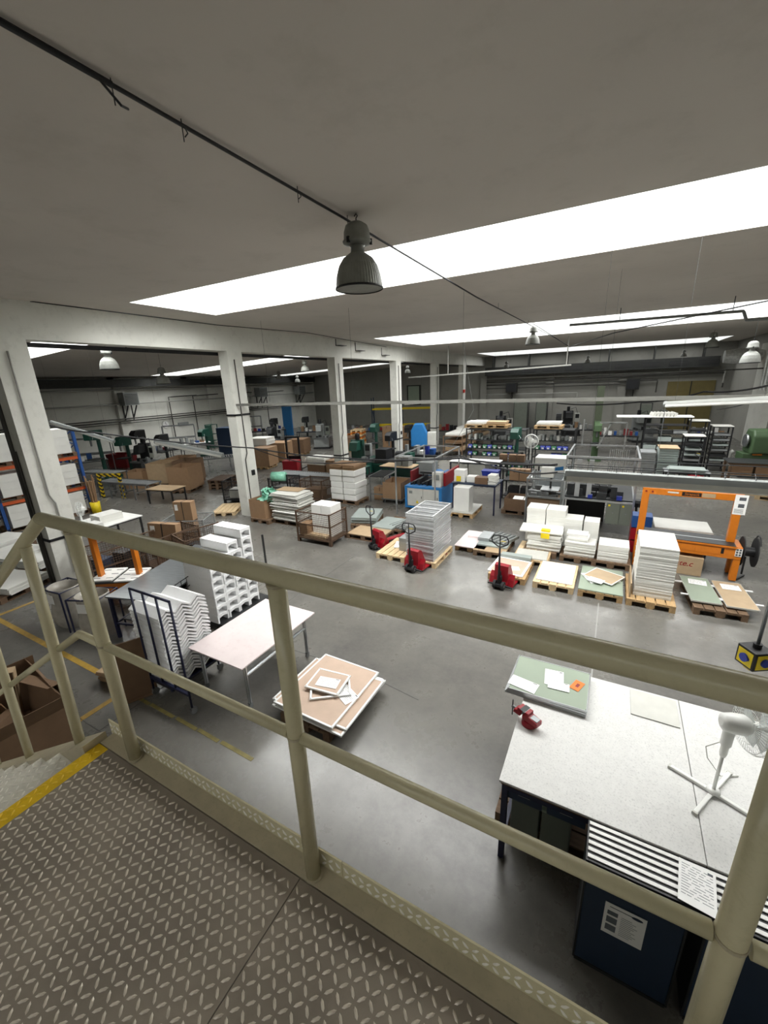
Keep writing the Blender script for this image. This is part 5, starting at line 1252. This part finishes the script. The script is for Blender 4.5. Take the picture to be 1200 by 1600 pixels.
for i, (x, y, w_, d_, h_) in enumerate(((-16.65, 11.6, 1.0, 1.15, 1.0), (-17.82, 12.68, .95, 1.1, 1.02), (-18.9, 12.1, 1.0, 1.2, .95), (-19.35, 13.4, 1.0, 1.2, .95))):
    lab = ('right', 'middle', 'left', 'far left')[i] + ' big open carton of the row behind the roller conveyor'
    pallet(x, y, 'pallet under the ' + lab, 'wood_dark', .4, True)
    open_carton(x, y, .146, w_, d_, h_, lab, ('cardboard', 'cardboard_dark', 'cardboard_pale', 'cardboard')[i], .4, flap=0)
pallet(-15.6, 12.7, 'pallet stack bottom beside the big open cartons', 'wood_dark', .4, True); pallet(-15.6, 12.7, 'pallet lying second in the small stack beside the big open cartons', 'wood_dark', .42, True, .146); pallet(-15.6, 12.7, 'topmost pallet of the small stack beside the big open cartons', 'rust', .38, True, .292)
leg_table(-15.6, 9.9, 1.3, .8, .62, 'cardboard_pale', 'black', 'low black frame table with cardboard in front of the big cartons', rz=.2)
for i, (px, py, h_) in enumerate(((410, 733, 1.0), (436, 722, 1.0), (466, 712, .9), (540, 706, .8))):
    x, y = onZ(px, py); lab = ('nearest big closed carton', 'second big closed carton', 'third big closed carton', 'furthest big closed carton')[i] + ' behind the second column'
    pallet(x - .2, y + .5, 'pallet under the ' + lab, 'wood', .3, True)
    carton(x - .2, y + .5, .146, 1.05, 1.15, h_, lab, ('cardboard', 'cardboard', 'cardboard_dark', 'cardboard_dark')[i], .3, tape=False)
x, y = onZ(408, 727, 0); stack(5, (1.1, 1.1), .08, x - .2, y + .5, 1.148, 'panel_white', 'flat_board', 'board', 'white board lying on the nearest big closed carton', None, 'boards on the closed carton', rz=.3, jit=.03)
o = thing('stacker_truck', 'red pallet stacker with a black mast in the left hall', 'forklift', (-14.3, 16.2, 0), .3)
MB().box(-.40, -.55, .08, .40, -.02, .75).build('body', 'red', o, bevel=.03)
for x in (-.38, .30): MB().box(x, .0, .05, x + .08, .1, 1.9).build('mast_rail', 'black', o)
MB().box(-.3, .0, 1.82, .3, .1, 1.9).build('mast_head', 'black', o); MB().box(-.3, .101, .3, .3, .16, .9).build('fork_carriage', 'black', o)
for x in (-.22, .10): MB().box(x, .161, .1, x + .12, 1.2, .16).build('fork', 'steel_dark', o)
for x in (-.25, .25): MB().lathe([(.09, -.04), (.09, .04)], 16, (x, -.3, .092), 'x').build('wheel', 'rubber', o)
MB().tube([(0, -.5, .75), (0, -.7, 1.15), (.15, -.72, 1.2)], .02, 8).build('tiller', 'black', o)
pallet(-13.0, 16.7, 'pallet under the white pile right of the red stacker', 'wood_dark', 1.57, True)
carton(-13.0, 16.7, .146, 1.1, .75, .35, 'brown carton under the white pile right of the red stacker', 'cardboard_dark', tape=False)
stack(8, (1.15, .8), .045, -13.0, 16.7, .498, 'panel_white', 'flat_board', 'board', 'white board in the pile right of the red stacker', 'top white board of the pile right of the red stacker', 'white pile by the stacker', jit=.04, turn=.04)
carton(-11.98, 16.7, 0, .8, .7, .75, 'brown carton right of the white pile by the red stacker', 'cardboard')
carton(-12.05, 17.55, 0, .7, .7, .6, 'dark carton furthest right of the white pile by the red stacker', 'cardboard_dark')
for k in range(9):
    pallet(-15.6, 24.6, ('pallet in the tall orange pallet stack beside the third column', 'topmost pallet of the tall orange stack beside the third column')[k == 8], 'orange' if k % 2 else 'wood_pale', .3, True, k * .146, 'orange pallet stack')
for k in range(6): pallet(-17.2, 25.0, 'pallet in the lower orange stack left of the tall one', 'orange', .2, True, k * .146, 'lower pallet stack')
rn = random.Random(8)
for i in range(9):
    x, y = -13.6 + (i % 3) * .75, 25.2 + (i // 3) * .1; z = (i // 3) * .5
    carton(x, 25.4, z, .66, .7, .49, '%s brown carton in the %s row of the wall of cartons beside the third column' % (('left', 'middle', 'right')[i % 3], ('bottom', 'middle', 'top')[i // 3]), ('cardboard', 'cardboard_pale', 'cardboard')[i % 3])
# machines along the left hall's wall
spots = [(165, 752, 2.6, 'machine_green', 'tall green drill press behind the roller conveyors'), (205, 742, 2.1, 'machine_green', 'green drill press nearer the wall pilaster'), (228, 735, 2.3, 'black', 'black column machine under the wall heater'),
         (262, 728, 1.9, 'steel_dark', 'dark column machine left of the wall bench'), (325, 712, 1.8, 'machine_green', 'green machine by the second pilaster'), (432, 690, 1.9, 'steel_dark', 'dark column machine at the back of the left hall'), (480, 684, 1.8, 'steel_dark', 'dark press at the far end of the left hall')]
for px, py, h, m_, lab in spots: x, y = onZ(px, py); drill_press(x, y, h, m_, lab, .3)
clutter_bench(250, 725, 3.0, .8, 'long cluttered bench along the left wall', 'long cluttered bench by the left wall', n=10)
clutter_bench(130, 745, 2.6, .9, 'cluttered bench near the pallet rack', 'cluttered bench near the pallet rack', 'grey_paint', 8)
clutter_bench(300, 712, 2.6, .8, 'white topped bench below the wall clock', 'bench below the wall clock', 'white', 8)
clutter_bench(420, 688, 3.0, .9, 'bench behind the second column in the left hall', 'bench behind the second column', 'steel_dark', 9, .9)
clutter_bench(490, 690, 2.5, .9, 'bench with bright boxes left of the third column', 'bench left of the third column', 'blue_dark', 8, .5)
clutter_bench(575, 690, 2.5, .9, 'bench between the third and fourth columns', 'bench between the third and fourth columns', 'steel_dark', 8, .4)
x, y = onZ(155, 738); o = open_carton(x - .5, y + 1.7, 0, 1.4, .9, .8, 'dark red container behind the hall conveyors', 'red_dark', .3)
x, y = onZ(335, 700); shelf_rack('green_cabinet', 'dark green locker against the second pilaster of the left wall', x, y, .7, .6, 1.8, (.1, .6, 1.1, 1.8), 'machine_green')
MB().box(-.3, -.29, .1, .3, -.27, 1.75).build('door', 'machine_green', bpy.data.objects['green_cabinet'])
x, y = onZ(365, 712); carton(x, y, 0, 1.4, 1.0, 1.9, 'tall dark blue container left of the second column', 'blue_dark', .3, tape=False, cat='container', name='container')
x, y = onZ(452, 680); carton(x, y, 0, .9, .2, 2.6, 'bright blue upright panel at the back of the left hall', 'blue_bright', .2, tape=False, cat='divider', name='blue_divider')
for i, (px, py) in enumerate(((285, 704), (392, 684), (150, 735))):
    x, y = onZ(px, py); o = thing('guard_stand', ('pale tube frame standing by the wall bench', 'pale tube frame in the back of the left hall', 'pale tube frame behind the hall conveyors')[i], 'frame', (x, y, 0), .9)
    machine_frame(o, 2.2, .7, 1.9, 'steel', .05, 0, (1.0,)); MB().box(-1.0, -.3, .95, 1.0, .3, 1.0).build('shelf', 'steel', o)
for i, (px, py, r_) in enumerate(((155, 800, .17),)):
    x, y = onZ(152, 801); o = thing('tube_bucket', 'yellow bucket holding brown cardboard tubes beside the rack upright', 'bucket', (x, y, 0))
    MB().lathe([(.15, 0), (.17, .42)], 18).build('bucket', 'yellow', o, smooth=True); tb = None
    for k in range(7):
        a = k * .9; MB().tube([(.05 * math.cos(a), .05 * math.sin(a), .02), (.13 * math.cos(a) + .02, .13 * math.sin(a), 1.25 + .1 * (k % 3))], .03, 8).build('cardboard_tube', 'cardboard', o)
# yellow beamed rack at the back of the left hall
x, y = onZ(670, 688); o = thing('pallet_rack', 'rack with yellow beams between the fourth and fifth columns', 'rack', (x - 3.0, y + 1.5, 0), .3)
for a in (-2.4, 0, 2.4): bars(MB(), [((a, -.4, 0), (a, -.4, 3.2)), ((a, .4, 0), (a, .4, 3.2)), ((a, -.4, .5), (a, .4, 1.5)), ((a, .4, 1.5), (a, -.4, 2.5))], .07).build('upright', 'blue_dark', o)
for z in (1.0, 2.3):
    for b in (-.4, .4): MB().box(-2.36, b - .03, z - .07, 2.36, b + .03, z + .05).build('beam', 'yellow', o)
# richer shop machines that fill the middle and the left hall
def shop_machine(px, py, w, d, h, m1, label, rz, seed):
    rn = random.Random(seed); x, y = onZ(px, py); o = thing('shop_machine', label, 'machine', (x, y, 0), rz); W, D = w / 2, d / 2
    MB().box(-W, -D, 0, W, D, .12).build('base_plate', 'steel_dark', o)
    MB().box(-W * .9, -D * .9, .121, W * .9, D * .9, h * .42).build('pedestal', m1, o, bevel=.02)
    MB().box(-W, -D, h * .42 + .001, W, D, h * .47).build('machine_table', 'steel', o)
    MB().box(-W * .8, D * .35, h * .47 + .001, W * .2, D * .9, h).build('column', m1, o, bevel=.02)
    MB().prism([(-D * .8, h * .72), (D * .34, h * .72), (D * .34, h * .98), (-D * .5, h * .95)], -W * .6, W * .05, 'x').build('head', m1, o, bevel=.015)
    MB().lathe([(.10, 0), (.11, .05), (.11, .28), (.08, .32)], 16, (-W * .3, D * .62, h)).build('motor', 'black', o)
    MB().lathe([(.13, -.02), (.15, -.02), (.15, .02), (.13, .02)], 18, (W * .55, -D - .04, h * .36), 'y').build('hand_wheel', 'steel', o)
    c = MB().box(W * .35, D * .3, h * .55, W * .85, D * .8, h * .9).build('control_cabinet', rn.choice(('panel_edge', 'grey_paint', 'grey_green')), o, bevel=.01)
    MB().box(W * .42, D * .3 - .012, h * .7, W * .78, D * .3 - .001, h * .86).build('screen', 'black', c)
    MB().tube([(W * .6, D * .5, h * .9), (W * .4, D * .6, h + .25), (-W * .1, D * .6, h + .1)], .02, 6).build('supply_hose', 'black', o)
    for k in range(6):
        a, b, s_, q = rn.uniform(-W * .8, W * .8), rn.uniform(-D * .9, D * .1), rn.uniform(.04, .1), rn.uniform(.05, .22)
        MB().box(a - s_, b - s_, h * .47 + .001, a + s_, b + s_, h * .47 + q).build('fixture', rn.choice(('steel', 'black', 'galv', 'steel_dark')), o)
    return o
for i, (px, py, w_, d_, h_, m_, lab) in enumerate((
    (563, 742, 1.3, .9, 1.7, 'machine_green', 'dark green shop machine behind the white wrapped packs'),
    (232, 742, 1.2, .9, 1.7, 'steel_dark', 'dark shop machine behind the big open cartons'),
    (430, 702, 1.3, .9, 1.6, 'steel_dark', 'dark shop machine behind the closed cartons'),
    (505, 700, 1.2, .9, 1.7, 'grey_paint', 'grey shop machine left of the third column'),
    (785, 690, 1.4, .9, 1.8, 'steel_dark', 'dark shop machine behind the left bin rack'),
    (890, 680, 1.4, .9, 1.8, 'black', 'black shop machine far behind the right bin rack'),
    (1000, 690, 1.3, .9, 1.7, 'grey_paint', 'grey shop machine far behind the sheet rack'))):
    shop_machine(px, py, w_, d_, h_, m_, lab, .1 + .1 * (i % 4), 50 + i)
# dark cages and trolleys among the machines, a silver table behind the arch
for i, (px, py, r_, m_, lab) in enumerate(((376, 782, .4, 'black', 'black mesh cage left of the second column foot'), (496, 782, .1, 'rust', 'dark mesh cage left of the white wrapped packs'), (447, 778, .2, 'black', 'black mesh cage behind the irregular pile of boards'))):
    x, y = onZ(px, py); _cage((m_, 1.0, .8, .9), (x, y, 0), r_, lab)
    carton(x, y, .172, .6, .5, .35, 'pale box inside the ' + lab, ('panel_white', 'cardboard_dark', 'grey_paint', 'cardboard')[i], r_, tape=False)
x, y = onZ(1066, 768); leg_table(x, y, 1.4, .8, .8, 'galv', 'steel_dark', 'silver topped table behind the orange arch', shelf=.3)
stack(3, (1.1, .7), .03, x, y, .801, 'panel_grey', 'metal_sheet', 'sheet', 'grey sheet on the silver topped table behind the orange arch', None, 'sheets on the silver table', jit=.04, turn=.05)
for i, (px, py) in enumerate(((222, 760),)):
    x, y = onZ(px, py); lab = 'leftmost big open carton standing right behind the roller conveyor'
    open_carton(x, y, 0, .95, .9, .8, lab, 'cardboard', .4)

# ================================================================== overhead: lamps, lines, trays, pipes, ducts
CX = -3.03
cable([(CX, -4, 6.165), (CX, 2.2, 6.165), (CX, 4.7, 6.15), (CX, 10, 6.06), (CX, 16.2, 6.08), (CX, 26, 6.1)], .014, 'long black cable line strung under the ceiling above the platform', 'black', 'ceiling_cable')
solo('conduit', MB().tube([(CX, -4, 6.166), (CX, 2.1, 6.166)], .019, 8), 'black', 'thick black conduit clipped along the near end of the ceiling cable', 'pipe', smooth=True)
m = MB()
for y in (2.1, 2.6, 3.9, 4.8, 8, 12, 16.2, 22): m.tube([(CX, y, 6.06), (CX, y, HZ)], .004, 5)
m.tube([(CX, 2.02, 6.16), (CX + .03, 2.12, 6.06), (CX - .02, 2.2, 6.09)], .008, 6)
for y in (2.62, 3.92): m.tube([(CX, y, 6.16), (CX + .015, y + .01, 6.12), (CX - .01, y, 6.10)], .005, 5)
solo('cable_hangers', m, 'steel_dark', 'thin wire hangers holding the ceiling cable', 'hanger')
m = MB()
for k, r in enumerate((.11, .10, .12)): m.tube([(CX + .03 + .008 * k, 5.0 + r * .6 * math.cos(.42 * t), 5.92 + r * 1.2 * math.sin(.42 * t)) for t in range(15)], .006, 5, True)
solo('cable_coil', m, 'black', 'coil of black cable beside the nearest high bay lamp', 'cable')
def lamp(px, py, wpx, shell, label, hook=True):
    d = .57 * FPX / wpx; r_ = ray(px, py)
    while True:                                  # keep the hook under the ceiling and inside the walls
        v = r_ * d; p = Vector((v.x, v.y, v.z + CAM_H)); s_ = wpx * d / (.57 * FPX)
        if p.z + .79 * s_ <= (lz(p.x) if p.x < BX else HZ) - .01 and p.y < 32.6 and LX + 1.4 < p.x < RX - .4: break
        d -= .1
    o = _lamp(shell, p, 0, label); o.scale = (s_, s_, s_)
    top = (lz(p.x) if p.x < BX else HZ) - .002
    if hook: cable([(p.x, p.y, p.z + .775 * s_), (p.x, p.y, top)], .006, 'hanger rod of the ' + label, 'steel_dark', 'hanger_rod')
    return o
v = onY(562, 447, 4.82); o = _lamp('lamp_shell', (-2.925, 4.82, 5.415), 0, 'large ribbed high bay lamp hanging nearest, below the skylight')
lamp(832, 538, 21, 'lamp_shell', 'second grey high bay lamp on the ceiling cable')
lamp(172, 577, 27, 'lamp_pale', 'pale high bay lamp in the left hall nearest the first column')
lamp(256, 600, 20, 'lamp_shell', 'dark high bay lamp in the left hall beside the long skylight')
lamp(477, 580, 13, 'lamp_shell', 'dark high bay lamp just left of the third column')
lamp(436, 592, 9, 'lamp_pale', 'left lamp of the small pair deep in the left hall')
lamp(465, 597, 8, 'lamp_pale', 'right lamp of the small pair deep in the left hall')
lamp(637, 583, 9, 'lamp_shell', 'high bay lamp between the fourth and fifth columns')
lamp(1171, 567, 26, 'lamp_pale', 'pale high bay lamp at the right edge by the silver duct')
lamp(1112, 543, 18, 'lamp_shell', 'dark high bay lamp under the far skylight at right')
lamp(918, 567, 9, 'lamp_pale', 'small high bay lamp before the back wall, left one')
lamp(1068, 557, 8, 'lamp_pale', 'small high bay lamp before the back wall, right one')
lamp(791, 575, 8, 'lamp_pale', 'small high bay lamp nearest the last column')
# strip lights
strip_light((-.55, 6.5, 2.9), (2.3, 6.5, 2.9), 'long strip light hanging above the strapping machine', False, r=.085)
m = MB()
for z, y in ((3.05, 6.42), (3.05, 6.58), (3.16, 6.5)): m.tube([(-.55, y, z), (2.9, y, z)], .006, 6)
for k in range(12): x = -.5 + k * .3; m.tube([(x, 6.42, 3.05), (x, 6.5, 2.99), (x, 6.58, 3.05)], .004, 5)
solo('wire_tray', m, 'steel_dark', 'thin wire cable tray on top of the long strip light', 'cable tray')
def at(px, py, y): x, z = onY(px, py, y); return (x, y, z)
strip_light(at(1040, 632, 8.5), at(1215, 624, 7.6), 'white strip light hanging near the right edge', True, r=.05)
strip_light(at(243, 690, 9.2), at(348, 712, 10.2), 'strip light hanging between the first and second columns', False, r=.09)
strip_light(at(80, 660, 8.0), at(178, 690, 9.0), 'strip light hanging over the pallet rack', False, r=.07)
strip_light(at(632, 631, 16.5), at(662, 628, 16.5), 'short bright strip light by the fourth column', True, r=.06)
# ladder tray across the hall, held at the second column
def ladder(a, b, w, label, m_='tray_grey', step=.3, name='cable_ladder'):
    a, b = Vector(a), Vector(b); d = (b - a); n = int(d.length / step); s_ = Vector((0, 0, 1)).cross(d).normalized() * w / 2; m = MB()
    for s in (-1, 1): bar(m, a + s_ * s, b + s_ * s, .012, .07)
    for k in range(n): p = a.lerp(b, (k + .5) / n); bar(m, p - s_, p + s_, .05, .012)
    return solo(name, m, m_, label, 'cable tray')
ladder((-10.88, 9.95, 3.80), (6.95, 9.95, 3.82), .22, 'long perforated cable ladder crossing the hall at the second column')
m = MB()
for k in range(6):
    x = -9.5 + k * 3.1; m.tube([(x, 9.95, 3.87), (x, 9.95, HZ - .002)], .003, 5)
solo('ladder_hangers', m, 'steel_dark', 'thin wires carrying the cable ladder from the ceiling', 'hanger')
ladder(at(640, 590, 24), at(892, 570, 24), .35, 'upper pale cable ladder before the back wall', 'pipe_pale')
m = MB(); p = at(885, 571, 24); m.tube([p, (p[0], p[1], HZ - .002)], .03, 6); p = at(700, 585, 24); m.tube([p, (p[0], p[1], HZ - .002)], .03, 6)
solo('ladder_posts', m, 'pipe_pale', 'pale posts carrying the upper cable ladder', 'hanger')
# cables and wires that sag through the hall
def wire(pts, r, label, sag=0, m='black'): return cable([at(*p) for p in pts], r, label, m, 'hanging_cable', 6, sag)
wire([(12, 650, 4.1), (60, 660, 4.4), (150, 676, 6), (395, 700, 9.6), (540, 716, 9.6), (720, 716, 9.0), (870, 726, 7.0)], .022, 'black cable sagging from the first column past the second column', .05)
wire([(395, 700, 9.7), (470, 722, 9.6), (560, 722, 9.5), (720, 712, 9.2), (800, 735, 8), (870, 738, 6.6)], .015, 'second black cable sagging beside the long strip light', .04)
wire([(0, 465, 4.6), (120, 480, 5.2), (340, 508, 9.0), (480, 520, 13), (620, 545, 22)], .012, 'white and black cable along the top of the beam', .0)
wire([(832, 505, 16.2), (890, 542, 15), (960, 520, 12), (1200, 470, 9)], .012, 'thin cable from the second lamp up to the right edge', .0, 'steel_dark')
wire([(870, 630, 14), (1000, 628, 13), (1100, 612, 12), (1210, 600, 11)], .02, 'dark cable bundle at the right above the racks', .06)
wire([(1120, 640, 12), (1210, 615, 11)], .01, 'thin dark wire at the right below the strip light', .05)
wire([(1040, 633, 8.5), (1030, 700, 8.4)], .005, 'thin wire dropping from the white strip light at right', 0, 'steel')
q_ = at(712, 560, 16); cable([(q_[0], 16.6, HZ - .002), at(740, 640, 16), at(690, 720, 15)], .009, 'grey hose dropping from the ceiling over the blue machine', 'grey_paint', 'hanging_cable', 6, .1)
def pipe(pts, r, label, m='pipe', name='pipe'): return cable(pts, r, label, m, name, 8)
# pipe under the second skylight
P = [at(890, 508, 15.5), at(1162, 486, 15.5), at(1166, 500, 15.5), at(1215, 497, 15.5)]
pipe(P, .04, 'grey pipe run with an elbow below the second skylight', 'grey_paint')
m = MB()
for px, py in ((968, 501), (1145, 487)): p = at(px, py, 15.5); m.tube([p, (p[0], p[1], HZ - .002)], .012, 5)
solo('pipe_hangers', m, 'steel_dark', 'short rods holding the elbowed pipe', 'hanger')
# back wall: ventilation duct with black vents, pipe runs
yb = Y1 - .6
o = thing('ventilation_duct', 'long dark ventilation duct with black vents along the back wall', 'duct', (0, yb, 0))
MB().box(-10.6, -.35, 4.55, 6.0, .35, 5.25).build('duct_body', 'duct', o)
for k in range(9):
    x = -9.2 + k * 1.75; v = MB().box(x, -.37, 4.72, x + 1.15, -.352, 5.02).build('vent', 'black', o)
    MB().box(x + .02, -.385, 4.80, x + 1.13, -.371, 4.82).box(x + .02, -.385, 4.90, x + 1.13, -.371, 4.92).build('louvre', 'pipe', v)
m = MB()
for k in range(6): m.box(-10 + k * 3, -.3, 5.251, -9.9 + k * 3, .3, HZ - .002)
m.build('hanger', 'duct', o)
tag(MB().lathe([(.34, 0), (.40, .5), (.38, 1.3), (.26, 1.7)], 18, (5.0, 31.0, 5.0), 'x').build('silver_duct', 'foil'), 'crumpled silver foil duct beside the pale lamp at right', 'duct')
for i, (z, r, x1, m_) in enumerate(((4.3, .06, 6.5, 'pipe_pale'), (4.0, .05, 6.5, 'pipe'), (3.75, .05, 2.5, 'pipe'), (3.45, .04, 1.0, 'pipe'), (2.95, .03, -3.0, 'pipe_pale'))):
    pipe([(-10.6, Y1 - .35, z), (x1, Y1 - .35, z + .1 * (i % 2)), (x1, Y1 - .35, z - .9)], r, ('topmost pale pipe', 'second dark pipe', 'third dark pipe', 'fourth thin dark pipe', 'lowest thin pale pipe')[i] + ' running along the back wall below the duct', m_)
ladder((-2.5, Y1 - .5, 4.15), (6.8, 30, 4.3), .3, 'dark cable ladder slanting along the right part of the back wall', 'pipe')
for i, x in enumerate((-8.3, 0.9)):
    o = thing('unit_heater', ('dark unit heater on the back wall right of the last column', 'dark unit heater on the back wall left of the olive doors')[i], 'heater', (x, Y1 - .5, 3.1))
    MB().box(-.45, -.3, 0, .45, .3, .8).build('housing', 'duct', o); MB().box(-.38, -.32, .08, .38, -.301, .72).build('grille', 'black', o); MB().box(-.04, -.04, -.7, .04, .3, -.001).build('bracket', 'pipe', o)
for i, (w_, h_, z, x) in enumerate(((.9, 1.7, 0, -5.6), (1.2, 1.9, 0, -7.3), (.8, 1.5, 0, 2.0))):
    o = shelf_rack('wall_locker', ('dark locker at the back wall behind the bin racks', 'wide dark locker at the back wall by the last column', 'dark locker at the back wall left of the sheet rack')[i], x, Y1 - .9, w_, .6, h_ + .6, (.1, .7, 1.2, h_ + .6), 'steel_dark'); MB().box(-w_ / 2 + .05, -.33, .1, w_ / 2 - .05, -.301, h_ + .5).build('door', 'grey_green', o)
# left wall: duct, pipes, heaters, clock, fixtures
o = thing('ventilation_duct', 'long black duct under the ceiling along the left wall', 'duct', (LX + .75, 0, 0))
MB().box(-.4, -2, 4.72, .4, 38, 5.22).build('duct_body', 'duct', o); m = MB()
for k in range(7): m.box(-.3, k * 5.5, 5.221, .3, k * 5.5 + .1, lz(LX) - .002)
m.build('hanger', 'duct', o)
for i, (z, r) in enumerate(((4.55, .05), (3.6, .05), (2.6, .04), (2.45, .05), (2.3, .03))):
    pipe([(LX + .42, 2, z), (LX + .42, 38.5, z)], r, ('highest pale pipe', 'pale middle pipe', 'upper dark pipe', 'middle dark pipe', 'lower thin dark pipe')[i] + ' along the left hall wall', ('pipe_pale', 'pipe_pale', 'pipe', 'pipe', 'pipe')[i])
for i, (px, py) in enumerate(((268, 640), (365, 640), (305, 635), (418, 625))):
    y, z = onX(px, py, LX + .46); pipe([(LX + .36, y, .8), (LX + .36, y, 3.9), (LX + .36, y + 2.5, 3.95)], .04, ('first', 'second', 'third', 'fourth')[i] + ' vertical pipe rising on the left hall wall', 'pipe')
for i, px in enumerate((198, 407, 468)):
    y, z = onX(px, 617, LX + .6); o = thing('unit_heater', ('grey unit heater on the left wall near the first pilaster', 'grey unit heater on the left wall behind the second column', 'grey unit heater on the left wall behind the third column')[i], 'heater', (LX + .7, y, 3.5))
    MB().box(-.35, -.5, 0, .35, .5, .85).build('housing', 'grey_paint', o); mm = MB()
    for k in range(7): mm.box(.351, -.44, .08 + k * .1, .365, .44, .12 + k * .1)
    mm.build('louvre', 'black', o); bars(MB(), [((-.35, -.3, 0), (-.35, -.3, -1.0)), ((-.35, -.3, -.9), (.3, -.3, -.02)), ((-.35, .3, 0), (-.35, .3, -1.0)), ((-.35, .3, -.9), (.3, .3, -.02))], .06).build('bracket', 'black', o)
y, z = onX(259, 663, LX + .05); o = thing('wall_clock', 'round pale wall clock above the left hall benches', 'clock', (LX + .001, y, z))
MB().lathe([(.3, 0), (.3, .05), (.26, .055)], 24, (0, 0, 0), 'x').build('rim', 'panel_edge', o); MB().lathe([(.25, .056), (.25, .058)], 24, (0, 0, 0), 'x').build('dial', 'paper', o); bars(MB(), [((.062, 0, 0), (.062, .0, .17)), ((.062, 0, 0), (.062, .11, -.02))], .02).build('hands', 'black', o)
y, z = onX(287, 662, LX + .1); solo('emergency_light', MB().box(0, -.45, -.12, .12, .45, .12), 'grey_paint', 'small grey emergency light beside the wall clock', 'light fixture', (LX + .001, y, z))
# exit sign on a far column, conduits and clips on the columns
o = thing('exit_sign', 'small red lit sign box on the far column', 'sign', (-10.9 + .002, 3.95 + 5.83 * 5 + .1, 3.45)); MB().box(0, -.14, -.12, .1, .14, .12).build('sign_body', 'exit_red', o)
for i in range(5):
    y = 3.95 + 5.83 * i; w_ = ('first', 'second', 'third', 'fourth', 'fifth')[i]
    pipe([(-10.86, y + .12 if i else y + .3, .3), (-10.86, y + .12 if i else y + .3, 2.0), (-10.86, y + .22, 2.2), (-10.86, y + .22, 5.2)], .018, 'thin dark conduit running up the %s column' % w_, 'pipe_pale' if i == 0 else 'pipe', 'conduit_pipe')
    solo('column_strap', MB().box(-11.32, y - .02, 0, -10.88, y - .001, .06).box(-10.899, y - .02, 0, -10.88, y + .62, .06), 'black', 'thin black strap around the %s column' % w_, 'strap', (0, 0, 3.45 if i == 1 else 1.15))
    if i in (1, 3): solo('switch_box', MB().box(0, -.06, -.09, .05, .06, .09), 'black', 'small black switch box on the %s column' % w_, 'switch', (-10.899, y + .4, 1.5))
pipe([(-11.31, 3.93, 0), (-11.31, 3.93, 5.4)], .05, 'dark downpipe on the shaded side of the first column', 'pipe', 'down_pipe')
pipe([(-11.18, 3.92, 0), (-11.18, 3.92, 3.2)], .025, 'second thin pipe beside the downpipe on the first column', 'pipe', 'down_pipe')
# cable tray hung under the beam on the left hall's side
ladder((-11.52, 3, 5.40), (-11.52, 38, 5.40), .3, 'black cable ladder running just under the beam', 'black', .6)
m = MB()
for k in range(12): m.tube([(-11.52, 4 + k * 3, 5.43), (-11.52, 4 + k * 3, lz(-11.52) - .002)], .012, 5)
solo('ladder_hangers', m, 'black', 'rods holding the black cable ladder under the beam', 'hanger')
for i, (px, py, y) in enumerate(((560, 548, 14), (600, 555, 17), (530, 540, 12.4))):
    x_, z_ = onX(px, py, BX + .02); solo('beam_bracket', MB().box(0, -.25, -.02, .25, .25, 0).box(0, -.25, 0, .02, -.22, .35), 'black', ('middle', 'far', 'near')[i] + ' black angle bracket on the face of the beam', 'bracket', (BX + .001, x_, z_))
for i, yy in enumerate((29.1, 29.7)): solo('wall_tube', MB().tube([(0, 0, 0), (0, 0, 2.0)], .07, 10), 'foil', ('left', 'right')[i] + ' of two bright vertical tubes on the pale right wall pier', 'pipe', (RX - .38, yy, 3.2))
